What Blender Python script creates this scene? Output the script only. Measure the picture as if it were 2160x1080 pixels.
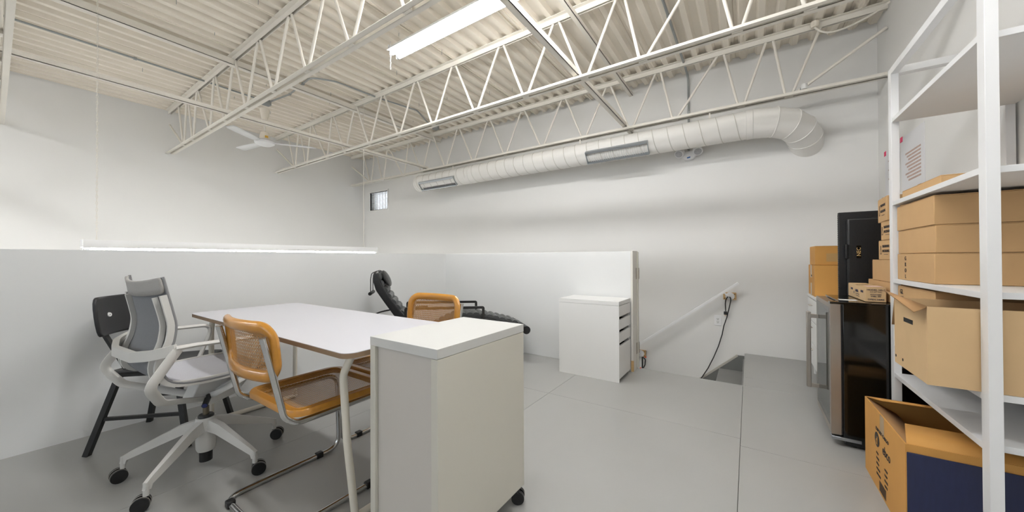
import bpy, bmesh, math, random
from mathutils import Vector, Matrix
random.seed(7)
for o in list(bpy.data.objects): bpy.data.objects.remove(o)
scene = bpy.context.scene
C = scene.collection

# ---------------------------------------------------------------- camera, world, exposure
YAW, PITCH, ROLL = math.radians(-33.98), math.radians(0.391), math.radians(-0.233)
fw = Vector((math.sin(YAW), math.cos(YAW), 0)); rt = Vector((math.cos(YAW), -math.sin(YAW), 0)); up = Vector((0, 0, 1))
fw, up = fw*math.cos(PITCH)+up*math.sin(PITCH), up*math.cos(PITCH)-fw*math.sin(PITCH)
rt, up = rt*math.cos(ROLL)+up*math.sin(ROLL), up*math.cos(ROLL)-rt*math.sin(ROLL)
cam = bpy.data.cameras.new('camera'); cam_ob = bpy.data.objects.new('camera', cam); C.objects.link(cam_ob)
cam.sensor_width = 36; cam.lens = 740.07/2160*36; cam.clip_start = .02
M4 = Matrix((rt, up, -fw)).transposed().to_4x4(); M4.translation = (0, 0, 1.1); cam_ob.matrix_world = M4
scene.camera = cam_ob
world = bpy.data.worlds.new('world'); scene.world = world; world.use_nodes = True
world.node_tree.nodes['Background'].inputs[0].default_value = (.92, .96, 1, 1)
world.node_tree.nodes['Background'].inputs[1].default_value = 1.6
vs = scene.view_settings
vs.view_transform = 'Standard'; vs.look = 'None'; vs.gamma = 1; vs.use_curve_mapping = False
vs.exposure = 0.64
TUBE_W = 40.0     # radiance of the fluorescent tubes

# ---------------------------------------------------------------- materials
def lin(c):
    return tuple((x/12.92 if x <= .04045 else ((x+.055)/1.055)**2.4) for x in [v/255 for v in c])+(1,)
MATS = {}
def mat(name, rgb, rough=.5, metal=0, noise=.03, scale=8, bump=0, bscale=60, spec=.5, coat=0, stretch=None, **kw):
    if name in MATS: return MATS[name]
    m = bpy.data.materials.new(name); m.use_nodes = True; nt = m.node_tree; b = nt.nodes['Principled BSDF']
    col = lin(rgb)
    b.inputs['Roughness'].default_value = rough; b.inputs['Metallic'].default_value = metal
    b.inputs['Specular IOR Level'].default_value = spec; b.inputs['Coat Weight'].default_value = coat
    tc = nt.nodes.new('ShaderNodeTexCoord'); src = tc.outputs['Object']
    if stretch:
        mp = nt.nodes.new('ShaderNodeMapping'); mp.inputs['Scale'].default_value = stretch
        nt.links.new(src, mp.inputs[0]); src = mp.outputs[0]
    n = nt.nodes.new('ShaderNodeTexNoise'); n.inputs['Scale'].default_value = scale; n.inputs['Detail'].default_value = 5
    nt.links.new(src, n.inputs['Vector'])
    mx = nt.nodes.new('ShaderNodeMix'); mx.data_type = 'RGBA'
    a = kw.get('rgb2'); 
    mx.inputs[6].default_value = tuple(max(0, c*(1-noise*2)) for c in col[:3])+(1,) if a is None else lin(a)
    mx.inputs[7].default_value = tuple(min(1, c*(1+noise)) for c in col[:3])+(1,) if a is None else col
    nt.links.new(n.outputs[0], mx.inputs[0]); nt.links.new(mx.outputs[2], b.inputs['Base Color'])
    if bump:
        n2 = nt.nodes.new('ShaderNodeTexNoise'); n2.inputs['Scale'].default_value = bscale; n2.inputs['Detail'].default_value = 3
        nt.links.new(src, n2.inputs['Vector'])
        bp = nt.nodes.new('ShaderNodeBump'); bp.inputs['Strength'].default_value = bump; bp.inputs['Distance'].default_value = .01
        nt.links.new(n2.outputs[0], bp.inputs['Height']); nt.links.new(bp.outputs[0], b.inputs['Normal'])
    MATS[name] = m; return m
def glow(name, rgb, s):
    m = bpy.data.materials.new(name); m.use_nodes = True; nt = m.node_tree; nt.nodes.clear()
    e = nt.nodes.new('ShaderNodeEmission'); e.inputs[0].default_value = rgb; e.inputs[1].default_value = s
    o = nt.nodes.new('ShaderNodeOutputMaterial'); nt.links.new(e.outputs[0], o.inputs[0]); return m
def glass(name, rgb, rough=0.0, mix=.5):
    m = bpy.data.materials.new(name); m.use_nodes = True; nt = m.node_tree; nt.nodes.clear()
    t = nt.nodes.new('ShaderNodeBsdfTransparent'); t.inputs[0].default_value = rgb
    g = nt.nodes.new('ShaderNodeBsdfGlossy'); g.inputs['Roughness'].default_value = rough
    x = nt.nodes.new('ShaderNodeMixShader'); x.inputs[0].default_value = mix
    o = nt.nodes.new('ShaderNodeOutputMaterial')
    nt.links.new(t.outputs[0], x.inputs[1]); nt.links.new(g.outputs[0], x.inputs[2]); nt.links.new(x.outputs[0], o.inputs[0]); return m

wallp = mat('white_wall_paint', (228, 227, 224), .6, noise=.012, scale=1.5, bump=.03, bscale=180, spec=.3)
halfp = mat('white_half_wall_paint', (226, 227, 226), .45, noise=.01, scale=2, bump=.02, bscale=150, spec=.35)
deckp = mat('cream_deck_paint', (241, 233, 219), .55, noise=.025, scale=3, spec=.3)
joistp = mat('cream_joist_paint', (233, 228, 218), .45, noise=.02, scale=6, spec=.35)
ductp = mat('white_duct_paint', (232, 230, 225), .4, noise=.012, scale=4)
ductl = mat('duct_seam_paint', (205, 201, 192), .5)
whitem = mat('white_fixture_enamel', (232, 232, 232), .35, noise=.01)
lam = mat('white_laminate', (228, 228, 226), .42, noise=.008, scale=3)
lamc = mat('white_cabinet_laminate', (208, 205, 194), .45, noise=.01, scale=3)
tabw = mat('white_table_laminate', (206, 206, 212), .38, noise=.006, scale=2)
ply = mat('plywood_edge', (146, 122, 96), .6, noise=.12, scale=18, stretch=(2, 2, 60))
cream_steel = mat('cream_powder_coat', (226, 221, 208), .4, noise=.02)
chrome = mat('chrome', (205, 205, 205), .08, 1, noise=.01)
steel = mat('brushed_steel', (176, 168, 158), .32, 1, noise=.05, scale=30, stretch=(1, 1, .05))
alu = mat('aluminium', (178, 184, 190), .3, 1, noise=.03)
galv = mat('galvanized_steel', (166, 170, 170), .42, .7, noise=.08, scale=20)
beech = mat('honey_beech', (196, 136, 48), .28, noise=.14, scale=6, stretch=(1, 6, 6), coat=.4)
cane = mat('cane_strand', (184, 132, 62), .5, noise=.15, scale=40)
blackw = mat('black_stained_ply', (34, 34, 36), .45, noise=.2, scale=30, stretch=(3, 3, 60), bump=.05)
blackm = mat('black_metal', (24, 24, 24), .4, noise=.05)
blackp = mat('black_plastic', (22, 22, 23), .38, noise=.05, bump=.02)
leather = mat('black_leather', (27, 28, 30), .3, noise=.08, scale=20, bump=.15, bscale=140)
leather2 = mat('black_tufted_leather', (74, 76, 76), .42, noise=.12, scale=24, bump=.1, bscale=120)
greyp = mat('light_grey_plastic', (205, 204, 200), .42, noise=.015)
meshf = mat('grey_mesh_fabric', (128, 130, 134), .8, noise=.2, scale=260, stretch=(1, 1, 4), bump=.25, bscale=300)
seatf = mat('pale_grey_seat_fabric', (196, 196, 202), .85, noise=.06, scale=280, bump=.15, bscale=320)
gloss_black = mat('gloss_black_panel', (9, 10, 9), .1, noise=.05, spec=.6)
card = mat('tan_cardboard', (198, 160, 112), .75, noise=.05, scale=9, bump=.04, bscale=40)
card2 = mat('orange_brown_cardboard', (204, 150, 76), .7, noise=.06, scale=7, bump=.05, bscale=30)
card3 = mat('pale_cardboard', (208, 176, 132), .75, noise=.05, scale=9)
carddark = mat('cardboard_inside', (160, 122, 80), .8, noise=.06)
navy = mat('navy_cover', (34, 40, 74), .5, noise=.12, scale=12, stretch=(8, 8, 1))
tape = mat('packing_tape', (196, 160, 108), .15, noise=.08, coat=.5)
ink = mat('dark_ink', (52, 46, 44), .7)
inkb = mat('blue_black_ink', (52, 52, 72), .7)
gold = mat('gold_lettering', (214, 180, 120), .4)
wood = mat('raw_pine', (206, 170, 118), .6, noise=.1, scale=10, stretch=(1, 1, 8))
paper = mat('paper', (226, 226, 228), .7, noise=.01)
print_ = mat('paper_print', (196, 170, 158), .7, noise=.2, scale=30)
pink = mat('pink_tape', (236, 30, 100), .5)
orange = mat('orange_plastic', (232, 72, 30), .4)
dark = mat('dark_recess', (26, 26, 25), .8)
steelgrey = mat('stair_grey_paint', (134, 134, 131), .5, noise=.05, scale=5)
skirtm = mat('stair_skirt_grey_paint', (112, 113, 110), .5, noise=.04)
skirte = mat('stair_skirt_edge', (182, 178, 168), .5, noise=.04)
gapm = mat('floor_joint', (60, 60, 58), .9)
lowfl = mat('lower_floor_concrete', (206, 203, 196), .6, noise=.08, scale=3)
tubem = glow('fluorescent_tube_glow', (.985, .985, .985, 1), TUBE_W)
winglass = glass('window_glass', (.95, .97, 1, 1), 0, .06)
doorglass = glass('fridge_door_glass', (.50, .56, .55, 1), .02, .55)
brass = mat('brass', (190, 150, 80), .3, 1)

def floor_mat():
    m = mat('grey_floor_paint', (162, 162, 159), .33, noise=.04, scale=2.2, spec=.45)
    nt = m.node_tree; b = nt.nodes['Principled BSDF']
    base = b.inputs['Base Color'].links[0].from_socket
    tc = nt.nodes.new('ShaderNodeTexCoord')
    mp = nt.nodes.new('ShaderNodeMapping'); mp.inputs['Scale'].default_value = (60, 9, 1); mp.inputs['Rotation'].default_value = (0, 0, .6)
    nt.links.new(tc.outputs['Object'], mp.inputs[0])
    n = nt.nodes.new('ShaderNodeTexNoise'); n.inputs['Scale'].default_value = 1.6; n.inputs['Detail'].default_value = 6; n.inputs['Roughness'].default_value = .7
    nt.links.new(mp.outputs[0], n.inputs['Vector'])
    r = nt.nodes.new('ShaderNodeValToRGB'); r.color_ramp.elements[0].position = .72; r.color_ramp.elements[1].position = .84
    nt.links.new(n.outputs[0], r.inputs[0])
    mx = nt.nodes.new('ShaderNodeMix'); mx.data_type = 'RGBA'; nt.links.new(r.outputs[0], mx.inputs[0])
    nt.links.new(base, mx.inputs[6]); mx.inputs[7].default_value = lin((178, 174, 166))
    nt.links.new(mx.outputs[2], b.inputs['Base Color'])
    n3 = nt.nodes.new('ShaderNodeTexNoise'); n3.inputs['Scale'].default_value = 2.2; n3.inputs['Detail'].default_value = 2
    nt.links.new(tc.outputs['Object'], n3.inputs['Vector'])
    rr = nt.nodes.new('ShaderNodeMapRange'); rr.inputs['To Min'].default_value = .27; rr.inputs['To Max'].default_value = .40
    nt.links.new(n3.outputs[0], rr.inputs[0]); nt.links.new(rr.outputs[0], b.inputs['Roughness'])
    n4 = nt.nodes.new('ShaderNodeTexNoise'); n4.inputs['Scale'].default_value = 22; n4.inputs['Detail'].default_value = 4
    nt.links.new(mp.outputs[0], n4.inputs['Vector']); n4.inputs['Scale'].default_value = 2.5
    bp = nt.nodes.new('ShaderNodeBump'); bp.inputs['Strength'].default_value = .05; bp.inputs['Distance'].default_value = .004
    nt.links.new(n4.outputs[0], bp.inputs['Height']); nt.links.new(bp.outputs[0], b.inputs['Normal'])
    return m
floorm = floor_mat()

# ---------------------------------------------------------------- mesh helpers
V = Vector
class MB:
    def __init__(s): s.v = []; s.f = []
    def add(s, vs_, fs):
        o = len(s.v); s.v += [tuple(v) for v in vs_]; s.f += [tuple(i+o for i in f) for f in fs]; return s
    def box(s, x0, x1, y0, y1, z0, z1):
        return s.add([(x0,y0,z0),(x1,y0,z0),(x1,y1,z0),(x0,y1,z0),(x0,y0,z1),(x1,y0,z1),(x1,y1,z1),(x0,y1,z1)],
                     [(3,2,1,0),(4,5,6,7),(0,1,5,4),(1,2,6,5),(2,3,7,6),(3,0,4,7)])
    def bar(s, p, q, w, h, upv=(0,0,1)):           # rectangular bar from p to q
        p, q = V(p), V(q); t = (q-p).normalized(); u = V(upv)
        if abs(t.dot(u)) > .98: u = V((0,1,0))
        a = t.cross(u).normalized(); b = a.cross(t)
        vs_ = [c+a*sx*w/2+b*sy*h/2 for c in (p, q) for sx, sy in ((-1,-1),(1,-1),(1,1),(-1,1))]
        return s.add(vs_, [(0,1,2,3),(7,6,5,4),(0,4,5,1),(1,5,6,2),(2,6,7,3),(3,7,4,0)])
    def sweep(s, path, prof, upv=None, closed=False, caps=True, scale=None):
        P = [V(p) for p in path]; n = len(P); k = len(prof); rings = []; prev = None
        for i in range(n):
            if closed: t = P[(i+1) % n]-P[i-1]
            else: t = P[min(i+1, n-1)]-P[max(i-1, 0)]
            t.normalize()
            if upv is not None: u = V(upv)
            else:
                if prev is None:
                    u = V((0,0,1)) if abs(t.z) < .9 else V((0,1,0))
                else: u = prev
            a = t.cross(u)
            if a.length < 1e-6: a = t.cross(V((.3,.5,.8)))
            a.normalize(); b = a.cross(t).normalized(); prev = b
            m = 1
            if not closed and 0 < i < n-1:
                d1 = (P[i]-P[i-1]).normalized(); d2 = (P[i+1]-P[i]).normalized(); m = 1
            sc = scale[i] if scale else 1
            rings.append([P[i]+(a*x+b*y)*sc*m for x, y in prof])
        vs_ = [v for r in rings for v in r]; fs = []
        for i in range(n if closed else n-1):
            j = (i+1) % n
            for e in range(k):
                g = (e+1) % k; fs.append((i*k+e, i*k+g, j*k+g, j*k+e))
        if not closed and caps: fs += [tuple(reversed(range(k))), tuple((n-1)*k+e for e in range(k))]
        return s.add(vs_, fs)
    def tube(s, path, r, n=10, closed=False, scale=None, caps=True):
        return s.sweep(path, [(r*math.cos(2*math.pi*i/n), r*math.sin(2*math.pi*i/n)) for i in range(n)], None, closed, caps, scale)
    def cyl(s, p, q, r, r2=None, n=20):
        return s.tube([p, q], r, n, scale=[1, (r2/r if r2 is not None else 1)])
    def lathe(s, prof, c=(0,0,0), axis='z', n=28):  # prof: (radius, height)
        c = V(c); vs_ = []; k = len(prof)
        for i in range(n):
            a = 2*math.pi*i/n
            for r, h in prof:
                q = (r*math.cos(a), r*math.sin(a), h)
                if axis == 'y': q = (q[0], -q[2], q[1])
                if axis == 'x': q = (q[2], q[0], q[1])
                vs_.append(c+V(q))
        fs = [(i*k+j, ((i+1) % n)*k+j, ((i+1) % n)*k+j+1, i*k+j+1) for i in range(n) for j in range(k-1)]
        fs.append(tuple(reversed([i*k for i in range(n)]))); fs.append(tuple(i*k+k-1 for i in range(n)))
        return s.add(vs_, fs)
    def prism(s, poly, O, A, B, N, h):              # polygon in plane (A,B) at O, extruded by N*h
        O, A, B, N = V(O), V(A), V(B), V(N); k = len(poly)
        lo = [O+A*x+B*y for x, y in poly]; hi = [p+N*h for p in lo]
        return s.add(lo+hi, [tuple(reversed(range(k))), tuple(range(k, 2*k))]+[(i, (i+1) % k, k+(i+1) % k, k+i) for i in range(k)])
    def grid(s, pts):                               # pts[i][j]
        n, k = len(pts), len(pts[0])
        return s.add([p for r in pts for p in r], [(i*k+j, i*k+j+1, (i+1)*k+j+1, (i+1)*k+j) for i in range(n-1) for j in range(k-1)])
    def ball(s, c, rx, ry=None, rz=None, n=16, m=10):
        ry = rx if ry is None else ry; rz = rx if rz is None else rz; c = V(c)
        pr = [(max(.001, math.sin(math.pi*j/m)), -math.cos(math.pi*j/m)) for j in range(m+1)]
        k = m+1; vs_ = [c+V((r*math.cos(2*math.pi*i/n)*rx, r*math.sin(2*math.pi*i/n)*ry, h*rz)) for i in range(n) for r, h in pr]
        return s.add(vs_, [(i*k+j, ((i+1) % n)*k+j, ((i+1) % n)*k+j+1, i*k+j+1) for i in range(n) for j in range(m)])
    def build(s, name, m, parent=None, bevel=0, smooth=True, seg=2, loc=None, solid=0, subsurf=0):
        me = bpy.data.meshes.new(name); me.from_pydata(s.v, [], s.f)
        bm = bmesh.new(); bm.from_mesh(me)
        bmesh.ops.recalc_face_normals(bm, faces=bm.faces)
        if bevel:
            for f in bm.faces: f.smooth = False
            res = bmesh.ops.bevel(bm, geom=list(bm.edges), offset=bevel, segments=seg, affect='EDGES', profile=.5, clamp_overlap=True)
            for f in res['faces']: f.smooth = True
        bm.to_mesh(me); bm.free()
        me.materials.append(m)
        if smooth and not bevel: me.shade_smooth(); me.set_sharp_from_angle(angle=.7)
        o = bpy.data.objects.new(name, me); C.objects.link(o)
        if parent is not None: o.parent = parent
        if loc is not None: o.location = loc
        if subsurf: mod = o.modifiers.new('subdivision', 'SUBSURF'); mod.levels = mod.render_levels = subsurf
        if solid: mod = o.modifiers.new('thickness', 'SOLIDIFY'); mod.thickness = solid; mod.offset = 0
        return o
def tag(o, label, cat, group=None):
    o['label'] = label; o['category'] = cat
    if group: o['group'] = group
    return o
def thing(name, label, cat, loc=(0,0,0), rz=0, group=None):
    o = bpy.data.objects.new(name, None); o.empty_display_size = .05; C.objects.link(o)
    o.location = loc; o.rotation_euler = (0, 0, rz); return tag(o, label, cat, group)
def struct(o, label=None):
    o['kind'] = 'structure'
    if label: o['label'] = label
    return o
def dup(root, loc, rz, label, group=None):
    r = root.copy(); C.objects.link(r); r.location = loc; r.rotation_euler = (0, 0, rz); r['label'] = label
    if group: r['group'] = group
    for ch in list(root.children):
        c = ch.copy(); C.objects.link(c); c.parent = r
        for g in list(ch.children):
            d = g.copy(); C.objects.link(d); d.parent = c
    return r
def bx(name, m, parent, x0, x1, y0, y1, z0, z1, bevel=.002):
    return MB().box(x0, x1, y0, y1, z0, z1).build(name, m, parent, bevel=bevel)
def fillet(pts, r, seg=6):
    P = [V(p) for p in pts]; out = [P[0]]
    for i in range(1, len(P)-1):
        a, b, c = P[i-1], P[i], P[i+1]; rr = r[i] if isinstance(r, (list, tuple)) else r
        d1 = (a-b); d2 = (c-b); l = min(d1.length, d2.length)*.49; d1.normalize(); d2.normalize()
        ang = d1.angle(d2); tl = min(l, rr/math.tan(ang/2)) if ang > .05 else l
        s_, e = b+d1*tl, b+d2*tl
        for k in range(seg+1):
            t = k/seg; out.append(s_*(1-t)**2+b*2*t*(1-t)+e*t*t)
    out.append(P[-1]); return out
def rrect(w, h, r, seg=6):
    out = []
    for cx, cy, a0 in ((w/2-r, h/2-r, 0), (-w/2+r, h/2-r, 90), (-w/2+r, -h/2+r, 180), (w/2-r, -h/2+r, 270)):
        for k in range(seg+1):
            a = math.radians(a0+90*k/seg); out.append((cx+r*math.cos(a), cy+r*math.sin(a)))
    return out
def text(s, size, m, parent, O, R, U, name='lettering', ax='CENTER', sx=1, thick=.0006, off=.0012):
    cu = bpy.data.curves.new(name, 'FONT'); cu.body = s; cu.size = size; cu.align_x = ax; cu.align_y = 'CENTER'; cu.extrude = thick; cu.resolution_u = 3
    tmp = bpy.data.objects.new('tmp', cu); C.objects.link(tmp)
    bpy.context.view_layer.update()
    dg = bpy.context.evaluated_depsgraph_get()
    me = bpy.data.meshes.new_from_object(tmp.evaluated_get(dg)); me.name = name
    bpy.data.objects.remove(tmp); bpy.data.curves.remove(cu)
    R, U = V(R).normalized(), V(U).normalized(); N = R.cross(U)
    mx = Matrix((R*sx, U, N)).transposed().to_4x4(); mx.translation = V(O)+N*off
    me.transform(mx); me.materials.clear(); me.materials.append(m)
    o = bpy.data.objects.new(name, me); C.objects.link(o); o.parent = parent; return o

# ---------------------------------------------------------------- the room
XL, XR, YF, YB = -7.373, 1.059, 4.836, -3.6
XH, YH0, YH1, ZH = -3.433, 3.468, 3.617, 1.165
XT = -.0335; ZD = 3.39; LOW = -2.9
B = MB   # shorthand
ROOM = thing  # (unused alias)
def room():
    # floor: painted sheets with open joints over a slab
    fl = MB(); fl.box(XH-.15, XR+.2, YB-.2, YH1-.02, -.28, -.02); fl.box(XT+.02, XR+.2, YH1-.02, YF+.2, -.28, -.02)
    f = struct(fl.build('floor', gapm), 'grey painted floor of plywood sheets with scuffs')
    g = .0010
    def sheet(x0, x1, y0, y1): bx('floor_sheet', floorm, f, x0+g, x1-g, y0+g, y1-g, -.02, 0, .0008)
    sheet(XH-.15, -2.3, YB, -1.9); sheet(XH-.15, -2.3, -1.9, YH1)
    sheet(-2.3, -1.36, YB, .1); sheet(-2.3, -1.36, .1, 2.543); sheet(-2.3, -1.36, 2.543, YH1)
    sheet(-1.36, -.048, YB, .1); sheet(-1.36, -.048, .1, 2.545); sheet(-1.36, -.048, 2.545, YH1)
    sheet(-.048, XR, YB, -.1); sheet(-.048, XR, -.1, 2.45); sheet(-.048, XR, 2.45, YH1); sheet(XT, XR, YH1, 3.868); sheet(XT, XR, 3.868, YF)
    bx('opening_edge', floorm, f, XT-.012, XT+.02, YH1-.01, YF, -.06, -.002, .001)
    bx('opening_edge', floorm, f, XH-.15, XT, YH1-.02, YH1, -.28, -.002, .001)
    lf = struct(MB().box(XL-.2, XR+.2, YB-.2, YF+.2, LOW-.1, LOW).build('floor_lower', lowfl), 'pale lower level floor beyond the half walls')
    # outer walls
    struct(MB().box(XL-.2, XL, YB-.2, YF+.2, LOW, 3.5).build('wall_left', wallp), 'white left wall under the joist ends')
    wx0, wx1, wz0, wz1 = -7.16, -6.53, 2.20, 2.60
    w = MB(); w.box(XL, wx0, YF, YF+.2, LOW, 3.5); w.box(wx1, XR+.2, YF, YF+.2, LOW, 3.5); w.box(wx0, wx1, YF, YF+.2, LOW, wz0); w.box(wx0, wx1, YF, YF+.2, wz1, 3.5)
    struct(w.build('wall_far', wallp, smooth=False), 'long white wall behind the round duct')
    struct(MB().box(XR, XR+.2, YB-.2, YF, LOW, 3.5).build('wall_right', wallp), 'white right wall beside the shelf and boxes')
    wb = MB(); xs_ = [XL, -6.9, -4.5, -3.3, -1.3, -1.1, .9, XR]; za, zb_ = .95, 2.75
    wb.box(XL, XR, YB-.2, YB, LOW, za); wb.box(XL, XR, YB-.2, YB, zb_, 3.5)
    for k in range(0, 8, 2): wb.box(xs_[k], xs_[k+1], YB-.2, YB, za, zb_)
    struct(wb.build('wall_back', wallp, smooth=False), 'white wall with added daylight fill windows behind the viewpoint')
    for k in range(3):  # unseen windows, added to let in soft fill from behind the viewpoint
        a, b = xs_[2*k+1], xs_[2*k+2]; m = MB()
        for x in (a, (a+b)/2-.025, b-.05): m.box(x, x+.05, YB-.14, YB-.06, za, zb_)
        m.box(a+.05, b-.05, YB-.135, YB-.065, za, za+.05); m.box(a+.05, b-.05, YB-.135, YB-.065, zb_-.05, zb_)
        w_ = struct(m.build('window_%d' % (k+2), whitem, smooth=False), 'tall unseen window added for daylight fill in the back wall')
        bx('pane', winglass, w_, a+.05, (a+b)/2-.025, YB-.104, YB-.1, za+.05, zb_-.05, 0); bx('pane', winglass, w_, (a+b)/2+.025, b-.05, YB-.104, YB-.1, za+.05, zb_-.05, 0)
    # half walls
    struct(MB().box(XH-.15, XH, YB, YH1, -.28, ZH).build('wall_half_left', halfp, bevel=.003), 'left white half height guard wall')
    struct(MB().box(XH, -.948, YH0, YH1, 0, ZH).build('wall_half_far', halfp, bevel=.003), 'far white half height guard wall along the stairwell')
    # jamb post at the end of the far half wall
    j = struct(MB().box(-.945, -.925, YH0-.018, YH1+.012, 0, ZH+.004).build('trim_1', mat('jamb_paint', (222, 219, 212), .45), bevel=.002), 'painted door jamb post capping the half wall')
    bx('jamb_stop', lamc, j, -.925, -.914, YH1-.02, YH1+.008, .01, ZH-.006)
    bx('bare_wood_patch', wood, j, -.9455, -.9243, YH0-.0186, YH0+.006, .005, .11, .0005)
    for z in (.945, .205):
        h = bx('hinge', steel, j, -.925, -.921, YH1-.055, YH1-.012, z-.055, z+.055, .0005)
        MB().cyl((-.915, YH1+.01, z-.055), (-.915, YH1+.01, z+.055), .006, n=10).build('hinge_pin', steel, h)
    # small window with a blind
    wn = struct(MB().box(wx0-.03, wx0, YF-.012, YF+.1, wz0-.03, wz1+.03).box(wx1, wx1+.03, YF-.012, YF+.1, wz0-.03, wz1+.03)
                .box(wx0, wx1, YF-.012, YF+.1, wz0-.03, wz0).box(wx0, wx1, YF-.012, YF+.1, wz1, wz1+.03).build('window_1', wallp, bevel=.002), 'small high window with white slatted grille')
    bx('pane', winglass, wn, wx0, wx1, YF+.13, YF+.136, wz0, wz1, 0)
    for k in range(17):
        z = wz0+.012+k*.0235
        MB().bar((wx0+.005, YF+.03, z), (wx1-.005, YF+.03, z), .022, .0035, (0, .35, 1)).build('slat', lam, wn)
    for x in (-7.03, -6.93, -6.83, -6.73, -6.63): bx('upright_bar', lam, wn, x-.006, x+.006, YF+.012, YF+.02, wz0, wz1, .001)
    bx('mullion', galv, wn, -7.075, -7.05, YF+.045, YF+.07, wz0, wz1, .001)
    # corrugated roof deck
    ce = struct(MB().box(XL-.2, XR+.2, YB-.2, YF+.2, ZD+.06, ZD+.16).build('ceiling', deckp), 'cream corrugated metal roof deck')
    pitch = .1524; xs = XL-.05; k = 0
    prof = [(0, .038), (.03, .038), (.052, 0), (.1, 0), (.122, .038), (.1524, .038)]
    while xs < XR:
        n = 6; pts = []
        for r in range(n):
            for x, z in prof[:-1]: pts.append((xs+r*pitch+x, z))
        pts.append((xs+n*pitch, .038))
        pts += [(xs+n*pitch+.002, .038), (xs+n*pitch+.004, .026)]
        m = MB(); m.grid([[(x, y, ZD+z) for x, z in pts] for y in (YB-.1, YF+.1)])
        m.build('deck_sheet', deckp, ce, smooth=False)
        m2 = MB(); m2.bar((xs+.076, YB, ZD-.004), (xs+.076, YF, ZD-.004), .004, .01); m2.build('lap_seam', deckp, ce)
        xs += n*pitch
    rnd = random.Random(3)
    nails = []
    for (u, y) in [(-5.9, 1.0), (-4.1, .9), (-4.4, 1.25), (-3.6, 1.3), (-3.9, 2.0), (-4.3, 2.2), (-3.3, 2.5), (-3.0, 2.3), (-2.7, 2.75), (-3.6, 2.75), (-5.2, 2.0), (-5.4, 1.9), (-4.9, 1.3), (-3.5, 3.6), (-3.0, 3.8), (-2.6, 3.9), (-2.2, 3.7), (-4.0, 3.5), (-4.6, 3.9), (-1.9, 4.1), (-1.4, 4.72), (-1.0, 4.7), (-.7, 4.1), (-.3, 4.68), (-1.7, 3.6), (-2.05, 2.55), (-1.3, 2.6), (-5.0, 2.75), (-5.6, 2.8), (-6.2, 2.4), (-6.0, 1.9), (-4.7, 2.6)]:
        k_ = round((u-(XL-.05+.076))/pitch); x = XL-.05+.076+k_*pitch+rnd.uniform(-.015, .015)
        l = rnd.uniform(.025, .06)
        MB().cyl((x, y, ZD-l), (x+.002, y, ZD+.002), .0022, n=6).build('nail', galv, ce)
room()

# ---------------------------------------------------------------- stairs and handrail
def stairs():
    t = thing('staircase', 'grey painted stairs going down along the long white wall', 'staircase', (XT, YH1, 0))
    run, rise = .232, .205; ya, yb = .002, YF-YH1-.004
    for k in range(12):
        x1 = -.012-k*run; z = -(k+1)*rise
        bx('tread', steelgrey, t, x1-run-.02, x1, ya, yb-.021, z-.03, z, .006)
        bx('riser', steelgrey, t, x1-.015, x1-.001, ya, yb-.021, z, z+rise-.03 if k else z+rise-.06, .001)
    # skirt board on the wall
    sl = rise/run; n = 12*run
    poly = [(-.08, -.03), (-.08, -.4), (-n, -.4-sl*(n-.08)), (-n, -.03-sl*(n-.08))]
    sk = MB().prism(poly, (0, yb, 0), (1, 0, 0), (0, 0, 1), (0, -1, 0), .02).build('skirt_board', skirtm, t)
    MB().bar((-.08, yb-.013, -.03), (-n, yb-.013, -.03-sl*(n-.08)), .026, .022, (0, 0, 1)).build('skirt_cap', skirte, sk)
    bx('skirt_return', skirtm, t, -.08, -.012, yb-.02, yb, -.4, -.03)
stairs()
def handrail():
    t = thing('handrail', 'white sloping handrail on wooden blocks down the long wall', 'handrail', (-.185, YF, .65))
    y = -.115; a = V((.086, y, .160)); d = V((-1.09, 0, -.836)).normalized()
    MB().sweep([a, a+d*2.9], [(.013, -.014), (.013, .009), (.007, .014), (-.007, .014), (-.013, .009), (-.013, -.014)], (0, 0, 1)).build('rail', whitem, t)
    for q in (V((0, 0, 0)), V((-1.008, 0, -.812))):
        b = bx('mounting_block', wood, t, q.x-.065, q.x+.065, -.035, 0, q.z-.042, q.z+.042, .003)
        m = MB(); m.lathe([(.045, 0), (.045, .004), (.03, .01), (.001, .011)], (q.x+.003, -.035, q.z), 'y')
        m.build('bracket_plate', whitem, b)
        pt = a+d*((a.x-q.x+.045)/-d.x)
        MB().tube(fillet([(q.x, -.04, q.z), (q.x-.01, y-.005, q.z+.005), (pt.x, y, pt.z-.02)], .03), .008).build('bracket_arm', whitem, b)
        for sx in (-.05, .05):
            for sz in (-.026, .026): MB().cyl((q.x+sx, -.0365, q.z+sz), (q.x+sx, -.034, q.z+sz), .005, n=8).build('screw', dark, b)
handrail()
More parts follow.
